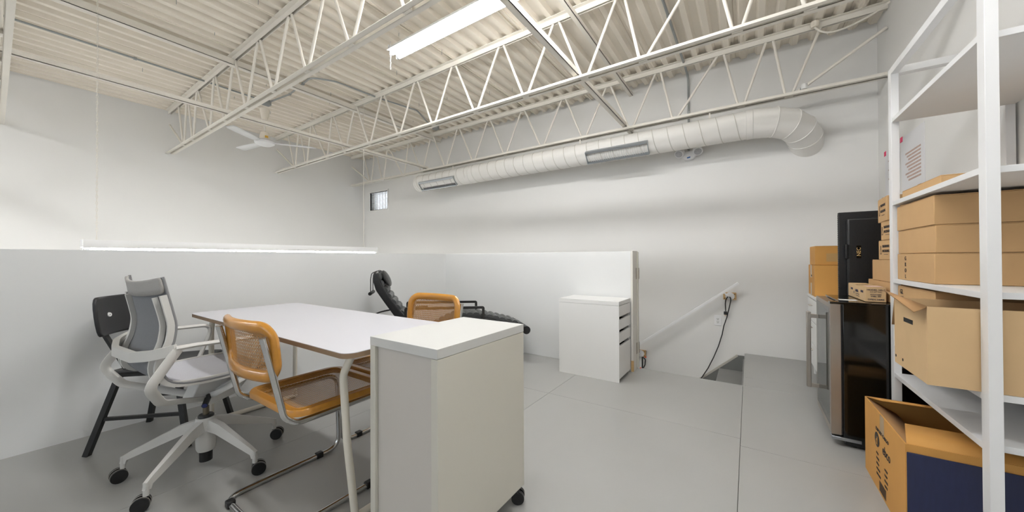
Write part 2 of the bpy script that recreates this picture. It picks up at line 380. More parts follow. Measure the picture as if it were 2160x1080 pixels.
def wall_bits():
    t = thing('power_outlet', 'white double power outlet on the wall under the handrail', 'outlet', (-.307, YF, .352))
    bx('cover_plate', whitem, t, -.037, .037, -.007, 0, -.06, .06, .003)
    b = bx('receptacle', lam, t, -.018, .018, -.009, -.006, -.036, .036, .001)
    for z in (.018, -.018):
        for x in (-.007, .007): bx('slot', dark, t, x-.0015, x+.0015, -.0097, -.0088, z-.002, z+.009, 0)
        MB().cyl((0, -.0097, z-.009), (0, -.0088, z-.009), .0035, n=10).build('ground_hole', dark, t)
    y = YF-.06
    t = thing('extension_cord', 'black power cord looped over the handrail bracket', 'cord', (-.2, YF, .6))
    def W(x, z, yy=-.05): return (x+.2, yy, z-.6)
    loop = [W(-.225, .475), W(-.228, .56), W(-.222, .61), W(-.200, .648, -.052), W(-.178, .64), W(-.172, .61), W(-.182, .555), W(-.20, .47), W(-.215, .40), W(-.245, .30), W(-.262, .20), W(-.30, .06), W(-.35, -.08), W(-.41, -.22), W(-.47, -.33), W(-.52, -.42)]
    MB().tube(fillet(loop, .08, 4), .0055, 8).build('cable', blackm, t)
    p = bx('plug', blackp, t, -.044, -.010, -.068, -.034, -.165, -.128, .005)
    for x in (-.033, -.021): bx('prong', brass, p, x-.002, x+.002, -.054, -.048, -.18, -.165, .0003)
    # clamp hanging by the jamb
    t = thing('hand_clamp', 'black bar clamp with orange tips hanging low by the jamb', 'clamp', (-1.17, YF-.05, -.35))
    bx('clamp_bar', blackp, t, -.004, .012, -.01, .01, 0, .15, .003); MB().tube(fillet([(.012, 0, .145), (.042, 0, .12), (.036, 0, .05), (.016, 0, .005)], .02), .007, 8).build('clamp_handle', blackp, t)
    MB().ball((.045, 0, .152), .012, .01, .008).build('clamp_tip', orange, t); MB().ball((-.02, 0, .0), .012, .01, .008).build('clamp_tip', orange, t)
    # emergency light
    t = thing('emergency_light', 'white twin head emergency light under the duct', 'light', (-.60, YF, 2.36))
    m = MB(); m.prism([(-.09, .05), (.09, .05), (.085, -.01), (.05, -.05), (0, -.06), (-.05, -.05), (-.085, -.01)], (0, 0, 0), (1, 0, 0), (0, 0, 1), (0, -1, 0), .055)
    bo = m.build('body', whitem, t, bevel=.008)
    MB().prism([(-.018, -.008), (.018, -.008), (.018, .008), (-.018, .008)], (0, -.0565, -.03), (1, 0, .15), (0, 0, 1), (0, -1, 0), .001).build('badge', mat('blue_badge', (60, 110, 180), .4), bo)
    for s in (-1, 1):
        h = MB(); h.lathe([(.02, .05), (.05, .03), (.056, -.02), (.05, -.03), (.001, -.028)], (0, 0, 0), 'z', 20)
        ho = h.build('lamp_head', whitem, t, loc=(s*.10, -.07, .035)); ho.rotation_euler = (math.radians(-50), math.radians(s*-14), 0)
        hl = MB().lathe([(.042, -.0305), (.03, -.033), (.001, -.034)], (0, 0, 0), 'z', 20).build('lens', mat('lamp_lens', (188, 188, 190), .25, noise=.15, scale=60), ho)
        MB().cyl((s*.10, -.045, .06), (s*.085, -.02, .05), .014, n=10).build('swivel', whitem, t)
wall_bits()

# ---------------------------------------------------------------- joists and bridging
ZB = 2.725
bot = [-6.66, -6.25, -5.6, -5.08, -4.46, -3.81, -3.165, -2.5, -1.85, -1.22, -.71, -.055, .35]
top = [-6.94, -6.5, -6.07, -5.42, -4.80, -4.15, -3.48, -2.83, -2.15, -1.505, -.894, -.24, .197, .631]
def joist():
    t = thing('roof_joist', 'j', 'joist', (0, 0, 0), 0, 'open web steel roof joists')
    gap = .012
    for nm, z0, z1, fl in (('bottom_chord', ZB, ZB+.04, ZB), ('top_chord', 3.335, ZD-.001, ZD-.006)):
        m = MB()
        for s in (-1, 1):
            lo, hi = (z0, z0+.005) if nm == 'bottom_chord' else (z1-.005, z1)
            a, b = sorted((s*gap, s*.052)); m.box(XL+.002, XR-.002, a, b, lo, hi)
            a, b = sorted((s*gap, s*(gap+.005))); m.box(XL+.002, XR-.002, a, b, z0, z1)
        m.build(nm, joistp, t, smooth=False)
    for x in bot: bx('gusset', joistp, t, x-.035, x+.035, -gap+.001, gap-.001, ZB, ZB+.03, 0)
    zt, zb = 3.345, ZB+.028
    def web(p, q, r=.0125): MB().cyl(p, q, r, n=10).build('web_bar', joistp, t)
    for i, x in enumerate(bot):
        web((x-.03, 0, zb), (top[i]+.03, 0, zt)); web((x+.03, 0, zb), (top[i+1]-.03, 0, zt))
    web((bot[0]-.05, 0, zb), (XL+.01, 0, 3.17), .014); web((bot[-1]+.06, 0, zb), (XR-.01, 0, 3.17), .014)
    return t
J = joist()
JY = [4.511, 3.001, 1.526, 0.03, -1.46, -2.96]
JL = ['open web steel joist closest to the long white wall, above the duct', 'second open web steel joist from the long wall, crossing the middle of the ceiling',
      'third open web steel joist from the long wall, above the office chairs', 'open web steel joist straight above the viewpoint', 'open web steel joist behind the viewpoint', 'open web steel joist nearest the back wall']
J.location.y = JY[0]; J['label'] = JL[0]
for y, l in zip(JY[1:], JL[1:]): dup(J, (0, y, 0), 0, l)
def bridging(name, label, x, z, y0, y1, w=.038, face=1):
    m = MB(); m.box(x-w/2, x+w/2, y0, y1, z, z+.005); a, b = sorted((x+face*w/2, x+face*(w/2-.005))); m.box(a, b, y0, y1, z, z+w)
    return tag(m.build(name, joistp, None, smooth=False), label, 'bridging bar', 'joist bridging bars')
bridging('bridging_bar', 'lower cream bridging bar near the left wall, beside the fan', -4.965, ZB+.047, -1.4, 4.56, .045)
bridging('bridging_bar', 'lower cream bridging bar right of the ceiling light, ending by the duct', -1.30, ZB+.047, -1.4, 4.835, .05)
bridging('bridging_bar', 'upper cream bridging bar under the deck near the left wall', -4.80, 3.28, -1.4, 4.7, .068)
bridging('bridging_bar', 'upper cream bridging bar under the deck right of the ceiling light', -1.30, 3.285, 2.6, 4.83, .045)

# ---------------------------------------------------------------- duct
def duct():
    t = thing('round_duct', 'white round spiral duct hanging along the long wall with an elbow into it', 'duct', (-2.5, 4.5, 2.51))
    R = .146; x0, x1 = -5.12+2.5, .05+2.5
    n = 36; ring = lambda x, r=R: [(x, r*math.cos(2*math.pi*i/n), r*math.sin(2*math.pi*i/n)) for i in range(n)]
    m = MB(); m.lathe([(R, x0), (R, x1)], (0, 0, 0), 'x', n); m.build('duct_run', ductp, t)
    MB().lathe([(R+.004, x0-.01), (R+.004, x0+.03), (R, x0+.03)], (0, 0, 0), 'x', n).build('end_cap', ductp, t)
    hel = []; pitch = .165; k = 0; x = x0+.03
    while x < x1-.05:
        a = -2*math.pi*k/28; hel.append((x, (R+.001)*math.sin(a), (R+.001)*math.cos(a))); x += pitch/28; k += 1
    MB().tube(hel, .0035, 5).build('spiral_seam', ductl, t)
    for xc in (-3.85+2.5, x1-.03):
        MB().lathe([(R, xc-.03), (R+.005, xc-.028), (R+.005, xc+.028), (R, xc+.03)], (0, 0, 0), 'x', n).build('coupling', ductp, t)
    # elbow into the wall
    P0 = V((x1, 0, 0)); P3 = V((.525+2.5, .40, -.21)); D0 = V((1, 0, 0)); D3 = V((.12, .82, -.40)).normalized()
    P1 = P0+D0*.34; P2 = P3-D3*.26
    def bz(s): return P0*(1-s)**3+P1*3*s*(1-s)**2+P2*3*s*s*(1-s)+P3*s**3
    cuts = [0, .2, .4, .6, .8, 1]; pts = [bz(s) for s in cuts]
    rings = []
    for i, pt in enumerate(pts):
        if i == 0: nrm = D0
        elif i == len(pts)-1: nrm = V((0, 1, 0))
        else: nrm = ((pts[i]-pts[i-1]).normalized()+(pts[i+1]-pts[i]).normalized()).normalized()
        rings.append((pt, nrm))
    side = V((0, 0, 1))
    def ringpts(c, axis, nrm, r):                   # circle about axis, cut by the plane with normal nrm through c
        a = axis.cross(V((0, 0, 1))).normalized(); b = a.cross(axis)
        out = []
        for i in range(n):
            an = 2*math.pi*i/n; q = a*math.cos(an)*r+b*math.sin(an)*r
            out.append(c+q-axis*(q.dot(nrm)/axis.dot(nrm)))
        return out
    for i in range(len(pts)-1):
        ax = (pts[i+1]-pts[i]).normalized()
        A = ringpts(pts[i], ax, rings[i][1], R+.004); Bq = ringpts(pts[i+1], ax, rings[i+1][1], R+.004)
        m = MB(); m.add(A+Bq, [(k, (k+1) % n, n+(k+1) % n, n+k) for k in range(n)]); m.build('elbow_gore', ductp, t)
        m = MB(); m.tube(Bq, .005, 6, closed=True); m.build('gore_seam', ductp, t)
    # two long registers
    for nm, xa, xb, kind in ((0, -1.76, -.985, 'grid'), (1, -4.965, -4.11, 'white')):
        xa += 2.5; xb += 2.5; ang = math.radians(38)
        N = V((0, -math.cos(ang), -math.sin(ang))); U = V((0, -math.sin(ang), math.cos(ang)))
        O = V((0, 0, 0))+N*(R-.018)
        def P(x, u, d): return V((x, 0, 0))+O+U*u+N*d
        rg = MB(); h = .082
        rg.bar(P(xa, 0, .0), P(xb, 0, .0), .012, 2*h, U); 
        r = rg.build('register', lam if kind == 'white' else mat('register_back', (168, 166, 160), .6), t)
        MB().bar(P(xa, h-.012, .016), P(xb, h-.012, .016), .05, .026, U).build('register_rail', alu, r)
        MB().bar(P(xa, -h+.008, .016), P(xb, -h+.008, .016), .05, .018, U).build('register_rail', alu, r)
        for x in (xa, xb): MB().bar(P(x, -h, .012), P(x, h, .012), .006, .05, N).build('register_end', alu if kind == 'grid' else galv, r)
        nv = 26
        for k in range(nv):
            x = xa+.05+(xb-xa-.1)*k/(nv-1)
            if kind == 'grid': MB().bar(P(x, -h+.02, .016), P(x, h-.028, .016), .003, .014, N).build('vane', lam, r)
            else: MB().bar(P(x, -h+.02, .01), P(x, -h+.05, .012), .016, .004, N).build('vane', dark, r)
        if kind == 'grid':
            for u in (-.035, -.01, .015): MB().bar(P(xa+.05, u, .012), P(xb-.05, u, .012), .003, .003, U).build('cross_wire', lam, r)
        for x in (xa+.2, xb-.25): MB().bar(P(x, -h, .012), P(x-.03, -h-.03, -.0), .002, .002, N).build('wire_clip', galv, r)
    for x in (-4.27+2.5, -1.9+2.5, -.35+2.5): bx('hanger_strap', joistp, t, x-.008, x+.008, -.003, .003, R-.004, ZB-2.51-.0005, .0005)
duct()

# ---------------------------------------------------------------- fluorescent lights
def chain(mb, x, y, z0, z1, L=.036, w=.011, r=.0017, dx=0, dy=0):
    n = max(2, int((z1-z0)/(L*.78))); 
    for k in range(n):
        z = z0+(z1-z0)*(k+.5)/n; cx = x+dx*(k+.5)/n; cy = y+dy*(k+.5)/n; loop = []
        for i in range(8):
            a = 2*math.pi*i/8; u, v = w/2*math.cos(a), L/2*math.sin(a)
            loop.append((cx+u, cy, z+v) if k % 2 else (cx, cy+u, z+v))
        mb.tube(loop, r, 4, closed=True)
def strip_light(label, loc, rz, L, chains, spare=None, flip=False):
    # local x along the fixture, origin at the middle of the underside of the housing
    t = thing('fluorescent_light', label, 'light', loc, rz, 'hanging fluorescent strip lights')
    MB().sweep([(-L/2, 0, 0), (L/2, 0, 0)], [(-.088, -.012), (-.084, -.012), (-.06, 0), (.06, 0), (.084, -.012), (.088, -.012), (.062, .006), (.038, .055), (-.038, .055), (-.062, .006)], (0, 0, 1)).build('housing', whitem, t)
    for s in (-1, 1):
        bx('end_plate', whitem, t, s*L/2-.003, s*L/2+.003, -.062, .062, -.002, .057, .001)
        for y in (-.04, .04):
            bx('lamp_socket', lam, t, s*(L/2-.012)-.009, s*(L/2-.012)+.009, y-.013, y+.013, -.048, 0, .004)
    for y in (-.04, .04):
        tb = MB().cyl((-L/2+.035, y, -.03), (L/2-.035, y, -.03), .0185, n=14).build('tube', tubem, t)
        for s in (-1, 1): MB().cyl((s*(L/2-.036), y, -.03), (s*(L/2-.018), y, -.03), .0188, n=14).build('tube_cap', alu, tb)
    for cx, h in chains:
        m = MB(); 
        for s in (-1, 1): m.tube([(cx, s*.034, .05), (cx, s*.02, .075), (cx, .0, .105)], .0018, 5)
        chain(m, cx, 0, .10, h); m.build('chain', joistp, t)
    if spare:
        m = MB(); chain(m, spare[0], spare[1], spare[2], .06); m.build('loose_chain', whitem, t)
    return t
zc = ZD
strip_light('bright fluorescent strip light hanging close under the corrugated ceiling', (-1.75, 2.27, 3.185), 0, 2.44, [(-1.12, zc-3.185), (1.1, zc-3.185)], (-1.165, -.075, -.215))
strip_light('long low fluorescent strip light hung on chains just beyond the left half wall', (-4.6, 1.80, 1.215), math.pi/2, 2.76, [(1.2, 3.37-1.215), (-1.3, zc-1.215)])
strip_light('added unseen fill strip light over the lower level far behind the viewpoint', (-5.6, -2.2, 3.185), 0, 2.44, [(-1.12, zc-3.185), (1.12, zc-3.185)])  # out-of-view fixture added to brighten the left wall and ceiling
strip_light('added unseen fill strip light overhead, just above the viewpoint', (-.40, .80, 3.185), 0, 2.44, [(-1.12, zc-3.185), (1.12, zc-3.185)])  # added above the frame to lift the floor and right side

strip_light('added fill strip light hidden on the outer face of the left half wall', (XH-.15-.0885, 1.2, .70), math.pi/2, 2.44, [])  # added out of sight; its bounce off the lower floor lifts the ceiling
strip_light('added fill strip light hidden outside the left half wall, nearer the back wall', (XH-.15-.0885, -1.6, .70), math.pi/2, 2.44, [])  # second hidden fixture, added for more bounce on left wall and ceiling
# ---------------------------------------------------------------- fan and conduits
def fan():
    t = thing('ceiling_fan', 'white three blade ceiling fan near the left wall', 'fan', (-5.73, 2.18, 2.76))
    MB().lathe([(.001, .335), (.035, .335), (.06, .46), (.06, .49), (.001, .49)]).build('canopy', deckp, t)
    MB().cyl((0, 0, .16), (0, 0, .345), .011, n=12).build('downrod', joistp, t)
    MB().lathe([(.02, .17), (.05, .155), (.062, .10), (.06, .05), (.001, .05)]).build('motor_cover', deckp, t)
    MB().lathe([(.02, .05), (.1, .045), (.125, .02), (.12, -.005), (.08, -.03), (.001, -.035)]).build('motor', whitem, t)
    bx('rating_sticker', mat('yellow_sticker', (226, 180, 70), .5), t, .058, .064, -.02, .02, .07, .1, .0005)
    for a in (56, 187, 304):
        a = math.radians(a); d = V((math.cos(a), math.sin(a), 0)); s = V((-d.y, d.x, 0)); tl = V((0, 0, 1))
        m = MB(); rows = []
        for r, w0, w1 in ((.13, -.03, .03), (.2, -.05, .045), (.35, -.058, .06), (.6, -.055, .07), (.64, -.03, .06)):
            c = d*r; rows.append([c+s*w0+tl*.0, c+s*(w0+w1)/2+tl*.012, c+s*w1+tl*.016])
        m.grid(rows); bl = m.build('blade', whitem, t, solid=.006)
        MB().bar(d*.09+tl*.012, d*.2+tl*.016, .03, .006).build('blade_bracket', whitem, bl)
fan()
def conduit(label, pts, r=.011, rad=.1, cls=()):
    b = V(pts[0]); t = thing('conduit', label, 'conduit', b)
    P = [V(p)-b for p in pts]
    MB().tube(fillet(P, rad, 6), r, 8).build('pipe', galv, t)
    for c in cls: 
        c = V(c)-b; bx('strap_clip', galv, t, c.x-.014, c.x+.014, c.y-.014, c.y+.014, c.z-.014, c.z+.014, .003)
    return t
zc2 = 3.375
conduit('grey conduit along the deck from the left edge to the fan box', [(-5.73, -1.2, zc2), (-5.73, 1.4, zc2), (-5.75, 2.12, zc2)], cls=[(-5.73, .9, zc2)])
conduit('grey bent conduit from the fan box towards the second joist', [(-5.66, 2.22, zc2-.02), (-5.2, 2.28, zc2-.01), (-4.52, 2.22, zc2-.005), (-4.36, 2.45, zc2-.005), (-4.30, 3.05, zc2-.01), (-4.2, 3.64, zc2), (-4.42, 4.05, zc2), (-4.44, 4.2, zc2)], rad=.15, cls=[(-5.2, 2.28, zc2-.01), (-4.75, 2.24, zc2-.01)])
conduit('grey conduit dropping down the long wall behind the duct', [(-.61, 2.6, zc2), (-.61, 4.62, zc2), (-.602, 4.80, zc2-.05), (-.602, YF-.016, 3.2), (-.602, YF-.016, 2.41)], r=.0125, rad=.12, cls=[(-.602, YF-.012, 2.9), (-.61, 3.55, zc2)])
def jbox(label, x, y, z):
    t = thing('junction_box', label, 'junction box', (x, y, z))
    MB().prism([(.05*math.cos(math.pi*(k+.5)/4), .05*math.sin(math.pi*(k+.5)/4)) for k in range(8)], (0, 0, 0), (1.25, 0, 0), (0, 1.25, 0), (0, 0, 1), .06).build('box_body', galv, t, bevel=.003)
    MB().cyl((.03, .02, -.003), (.03, .02, .001), .006, n=8).build('cover_screw', steel, t); bx('cover', galv, t, -.05, .05, -.05, .05, -.003, 0, .001)
jbox('galvanized junction box above the fan', -5.735, 2.2, 3.325)
jbox('galvanized junction box on the deck above the duct end', -4.44, 4.26, 3.325)
t = thing('wire_sensor', 'small white sensor puck on the joist above the elbow', 'sensor', (.47, 4.50, ZB+.041))
MB().lathe([(.026, 0), (.028, .03), (.024, .05), (.001, .055)], (0, 0, 0)).build('puck', lam, t); bx('sensor_bracket', galv, t, -.034, -.028, -.012, .012, 0, .02, .0005)
t = thing('armoured_cable', 'cream armoured cable sagging from the right wall to the last joist', 'cable', (XR-.01, 4.42, 3.37))
cp = [(0, 0, -.02), (-.1, .0, -.085), (-.25, .0, -.14), (-.38, 0, -.155), (-.46, 0, -.12), (-.5, .03, -.045)]
MB().tube(fillet(cp, .3, 5), .008, 8).build('cable_run', joistp, t)
rib = MB()
fp = fillet(cp, .3, 5)
for a, b in zip(fp[:-1], fp[1:]):
    k = max(1, int((b-a).length/.012))
    for i in range(k):
        p0 = a.lerp(b, i/k); q0 = a.lerp(b, min(1, (i+.5)/k)); rib.cyl(p0, q0, .0092, n=7)
rib.build('cable_armour', joistp, t)
MB().lathe([(.03, -.0), (.034, .04), (.03, .055)], (-.5, .03, -.045)).build('cable_box', deckp, t)
# SPLIT_OBJECTS
# ---------------------------------------------------------------- table
def table():
    cx, cy = -2.19, 1.084; w, d = 1.864, .672; zt = .74
    t = thing('work_table', 'long white table with plywood edge and cream tube legs', 'table', (cx, cy, 0))
    o = rrect(w, d, .05, 6)
    core = MB().prism(o, (0, 0, zt-.022), (1, 0, 0), (0, 1, 0), (0, 0, 1), .0195).build('table_core', ply, t)
    MB().prism(o, (0, 0, zt-.0025), (1, 0, 0), (0, 1, 0), (0, 0, 1), .0025).build('table_top', tabw, t)
    for x, lean in ((-.81, 0), (.811, 1)):
        ya, yb = (-.255, .27)
        inx = x-(.02 if lean else -.0)
        for s_, y in ((-1, ya), (1, yb)):
            if lean: pts = [(x+.035, y+s_*.0, zt-.022), (x-.022, y+s_*.01, zt-.12), (x-.012, y-s_*.0, .35), (x, y-s_*.03, .016)]
            else: pts = [(x+.03, y, zt-.022), (x-.0, y, zt-.11), (x, y, .016)]
            MB().tube(fillet(pts, .08), .0155, 12).build('leg', cream_steel, t)
        MB().cyl((x, ya+(.03 if lean else 0), .0155), (x, yb-(.03 if lean else 0), .0155), .0155, n=12).build('floor_bar', cream_steel, t)
        bx('top_plate', cream_steel, t, x+.0, x+.06, ya, yb, zt-.0265, zt-.0222, .001)
table()

# ---------------------------------------------------------------- drawer units
def castor(parent, x, y, ang, r=.029, h=.073):
    c = MB(); d = V((math.cos(ang), math.sin(ang), 0)); s_ = V((-d.y, d.x, 0))
    e = V((x, y, 0))+d*.02
    for k in (-1, 1):
        a = e+s_*k*.006+V((0, 0, r)); b = e+s_*k*.022+V((0, 0, r)); c.cyl(a, b, r, n=20)
    o = c.build('castor', blackp, parent)
    m = MB(); m.cyl((x, y, r+.015), (x, y, h), .009, n=10); m.bar(V((x, y, r+.03))-d*.01, e+V((0, 0, r+.012)), .052, .028); m.build('castor_fork', blackp, o)
    return o
def rolling_unit():
    x0, x1, y0, y1, zt, zb = -1.22, -.853, .822, 1.358, .80, .073
    t = thing('rolling_drawer_unit', 'large white drawer unit on castors in the foreground beside the table', 'drawer unit', ((x0+x1)/2, (y0+y1)/2, 0))
    w, d = (x1-x0)/2, (y1-y0)/2
    bx('top_panel', mat('cabinet_top_laminate', (206, 206, 203), .45, noise=.006), t, -w, w, -d, d, zt-.034, zt, .0012)
    bx('side_panel', lamc, t, -w, -w+.03, -d+.001, d-.001, zb, zt-.0355, .001)
    bx('side_panel', lamc, t, w-.03, w, -d+.001, d-.001, zb, zt-.0355, .001)
    bx('back_panel', mat('cabinet_back_laminate', (202, 197, 190), .5, noise=.008), t, -w+.031, w-.031, -d+.014, -d+.019, zb+.02, zt-.0355, .0005)
    bx('bottom_panel', lamc, t, -w+.031, w-.031, -d+.02, d-.025, zb+.002, zb+.022, .0005)
    n = 5; h = (zt-.036-zb)/n
    for k in range(n):
        bx('drawer_front', lamc, t, -w+.032, w-.032, d-.02, d-.003, zb+k*h+.002, zb+(k+1)*h-.014, .001)
    for sx, sy, a in ((1, 1, .5), (-1, 1, 2.2), (1, -1, -.6), (-1, -1, 3.4)): castor(t, sx*(w-.035), sy*(d-.035), a)
rolling_unit()
def small_unit():
    x0, x1, y0, y1, zt = -1.532, -.948, 3.085, 3.446, .713
    t = thing('drawer_unit', 'white drawer unit with slot handles standing against the far half wall', 'drawer unit', ((x0+x1)/2, (y0+y1)/2, 0))
    w, d = (x1-x0)/2, (y1-y0)/2
    bx('top_panel', lam, t, -w, w, -d, d, zt-.036, zt, .0012)
    bx('side_panel', lam, t, -w, w-.012, -d+.001, -d+.02, 0, zt-.0375, .001)
    bx('side_panel', lam, t, -w, w-.012, d-.02, d-.001, 0, zt-.0375, .001)
    bx('back_panel', lam, t, -w, -w+.012, -d+.021, d-.021, .02, zt-.0375, .0005)
    bx('side_edge', lam, t, w-.0118, w-.001, -d+.001, -d+.014, 0, zt-.0375, .0005)
    zs = [.672, .545, .425, .305, .02]
    # drawers pull out towards +x; the gap between fronts is the handle slot
    edges = [(.578, .672), (.462, .550), (.346, .434), (.03, .318)]
    for k, (a, b) in enumerate(edges):
        f = bx('drawer_front', lam, t, w-.018, w-.001, -d+.016, d-.004, a, b, .001)
        bx('drawer_box', dark, f, -w+.03, w-.03, -d+.03, d-.03, a+.01, b-.02 if k else b-.02, .001)
small_unit()
def far_unit():
    t = thing('low_dresser', 'low white dresser with small pulls behind the wine fridge', 'dresser', (.76, 3.86, 0))
    x0, x1, y0, y1, z0, zt = -.29, .285, -.54, .54, .13, .755
    bx('carcass', lam, t, x0+.02, x1, y0, y1, z0, zt-.022, .002); bx('top_panel', lam, t, x0-.004, x1, y0-.004, y1+.004, zt-.022, zt, .002)
    for c in range(2):
        for r in range(3):
            ya, yb = y0+.004+c*.536, y0+.004+(c+1)*.536-.004; h = (zt-.03-z0)/3
            f = bx('drawer_front', lam, t, x0, x0+.019, ya, yb, z0+r*h+.003, z0+(r+1)*h-.003, .0015)
            MB().tube(fillet([(x0, ya+.24, z0+(r+.72)*h), (x0-.022, ya+.24, z0+(r+.72)*h), (x0-.022, ya+.29, z0+(r+.72)*h), (x0, ya+.29, z0+(r+.72)*h)], .01, 3), .004, 6).build('pull', steel, f)
    for x in (x0+.05, x1-.05):
        for y in (y0+.05, y1-.05): MB().cyl((x, y, 0), (x, y, z0), .014, .02, 10).build('leg', lam, t)
far_unit()

# ---------------------------------------------------------------- cane cantilever chairs
def cane_panel(fn, nu, nv, du, dv, dens, r=.0011):
    """strands over the surface fn(u,v), u,v in -1..1; du,dv half sizes in metres"""
    m = MB(); W = .0019
    def strand(p, q, lift, w=W, seg=8):
        A = []
        for i in range(seg+1):
            s_ = i/seg; u = p[0]+(q[0]-p[0])*s_; v = p[1]+(q[1]-p[1])*s_
            A.append((u, v))
        d = V(((q[0]-p[0])*du, (q[1]-p[1])*dv)); d.normalize(); nx, ny = -d.y*w/2/du, d.x*w/2/dv
        rows = [[fn(u+nx, v+ny, lift), fn(u-nx, v-ny, lift)] for u, v in A]; m.grid(rows)
    pu, pv = dens/du, dens/dv
    u = -1+pu/2
    while u < 1:
        for o_ in (-.17, .17): strand((u+o_*pu, -1), (u+o_*pu, 1), .0006)
        u += pu
    v = -1+pv/2
    while v < 1:
        for o_ in (-.17, .17): strand((-1, v+o_*pv), (1, v+o_*pv), .0018)
        v += pv
    # diagonals
    L = du+dv; k = -L
    while k < L:
        for sg in (1, -1):
            # line y = sg*x + k in metres
            xs_ = sorted([max(-du, min(du, sg*(-dv-k))), max(-du, min(du, sg*(dv-k)))])
            if xs_[1]-xs_[0] > .01: strand((xs_[0]/du, (sg*xs_[0]+k)/dv), (xs_[1]/du, (sg*xs_[1]+k)/dv), .003, W*1.15)
        k += dens*1.0
    return m
def cane_chair(label, loc, rz, group):
    t = thing('cane_chair', label, 'chair', loc, rz, group)
    # tube: rear floor bar, two runners, front legs, seat rails, uprights
    hw = .228; R = .0125
    left = [(-hw, -.285, .80), (-hw, -.21, .47), (-hw, -.165, .435), (-hw, .262, .435), (-hw, .275, .0125), (-hw, -.262, .0125), (hw, -.262, .0125), (hw, .275, .0125), (hw, .262, .435), (hw, -.165, .435), (hw, -.21, .47), (hw, -.285, .80)]
    rad = [0, .06, .06, .07, .075, .08, .08, .075, .07, .06, .06, 0]
    MB().tube(fillet(left, rad, 7), R, 14).build('tube_frame', chrome, t)
    for s_ in (-1, 1):
        bx('floor_glide', blackp, t, s_*hw-.016, s_*hw+.016, .142, .178, 0, .03, .005)
        bx('floor_glide', blackp, t, s_*.165-.018, s_*.165+.018, -.278, -.246, 0, .03, .005)
        MB().cyl((s_*hw, -.2855, .799), (s_*hw, -.286, .803), .0128, n=14).build('tube_plug', steel, t)
    # seat
    ow, od = .49, .46; zc_ = .468
    so = [(x, y) for x, y in rrect(ow, od, .07, 7)]
    path = [(x*(1.0 if y > 0 else 1.0), y+.045, zc_) for x, y in rrect(ow-.034, od-.034, .060, 7)]
    prof = [(.017, -.013), (.017, .009), (.013, .014), (-.013, .014), (-.017, .010), (-.017, -.013)]
    seat = MB().sweep(path, prof, (0, 0, 1), closed=True).build('seat_frame', beech, t)
    dx, dy = ow/2-.032, od/2-.032
    def fs(u, v, l): return (u*dx, v*dy+.045, zc_+.010-.012*(1-u*u)*(1-v*v)+l*.5)
    c = cane_panel(fs, 0, 0, dx, dy, .0148).build('seat_cane', cane, t, smooth=False); c['kind'] = 'stuff'
    spl = rrect(2*dx, 2*dy, .03, 5); MB().tube([(x, y+.045, zc_+.013) for x, y in spl], .003, 6, closed=True).build('seat_spline', cane, t)
    # back
    bw, bh = .50, .245; zb = .735
    def fb(x, z, off=0):
        y = -.252-.10*(z-zb)-.055*(1-(x/(bw/2))**2)+.02
        return V((x, y-off*0+off, z))
    fr = [fb(x, zb+z) for x, z in rrect(bw-.046, bh-.046, .062, 8)]
    # densify
    dens = []
    for i in range(len(fr)):
        a, b = fr[i], fr[(i+1) % len(fr)]; k = max(1, int((b-a).length/.03))
        for j in range(k):
            p = a.lerp(b, j/k); dens.append(fb(p.x, p.z))
    prof = [(.0235*math.cos(a), .0165*math.sin(a)) for a in [2*math.pi*i/12 for i in range(12)]]
    MB().sweep(dens, prof, (0, 1, 0), closed=True).build('backrest_frame', beech, t)
    bx_, bz_ = bw/2-.040, bh/2-.040
    def fbb(u, v, l): return fb(u*bx_, zb+v*bz_, .004-l*.6)
    c = cane_panel(fbb, 0, 0, bx_, bz_, .0138).build('backrest_cane', cane, t, smooth=False); c['kind'] = 'stuff'
    sp = []
    for x, z in rrect(2*bx_, 2*bz_, .03, 5): sp.append(fb(x, zb+z, .008))
    sp2 = []
    for i in range(len(sp)):
        a, b = sp[i], sp[(i+1) % len(sp)]; k = max(1, int((b-a).length/.03))
        for j in range(k): p = a.lerp(b, j/k); sp2.append(fb(p.x, p.z, .008))
    MB().tube(sp2, .003, 6, closed=True).build('backrest_spline', cane, t)
    return t
ch = cane_chair('honey wood and cane cantilever chair with its back to us, in the foreground', (-1.755, .86, 0), 0, 'cane cantilever chairs')
dup(ch, (-1.79, 1.44, 0), math.pi, 'honey wood and cane cantilever chair facing us across the table')

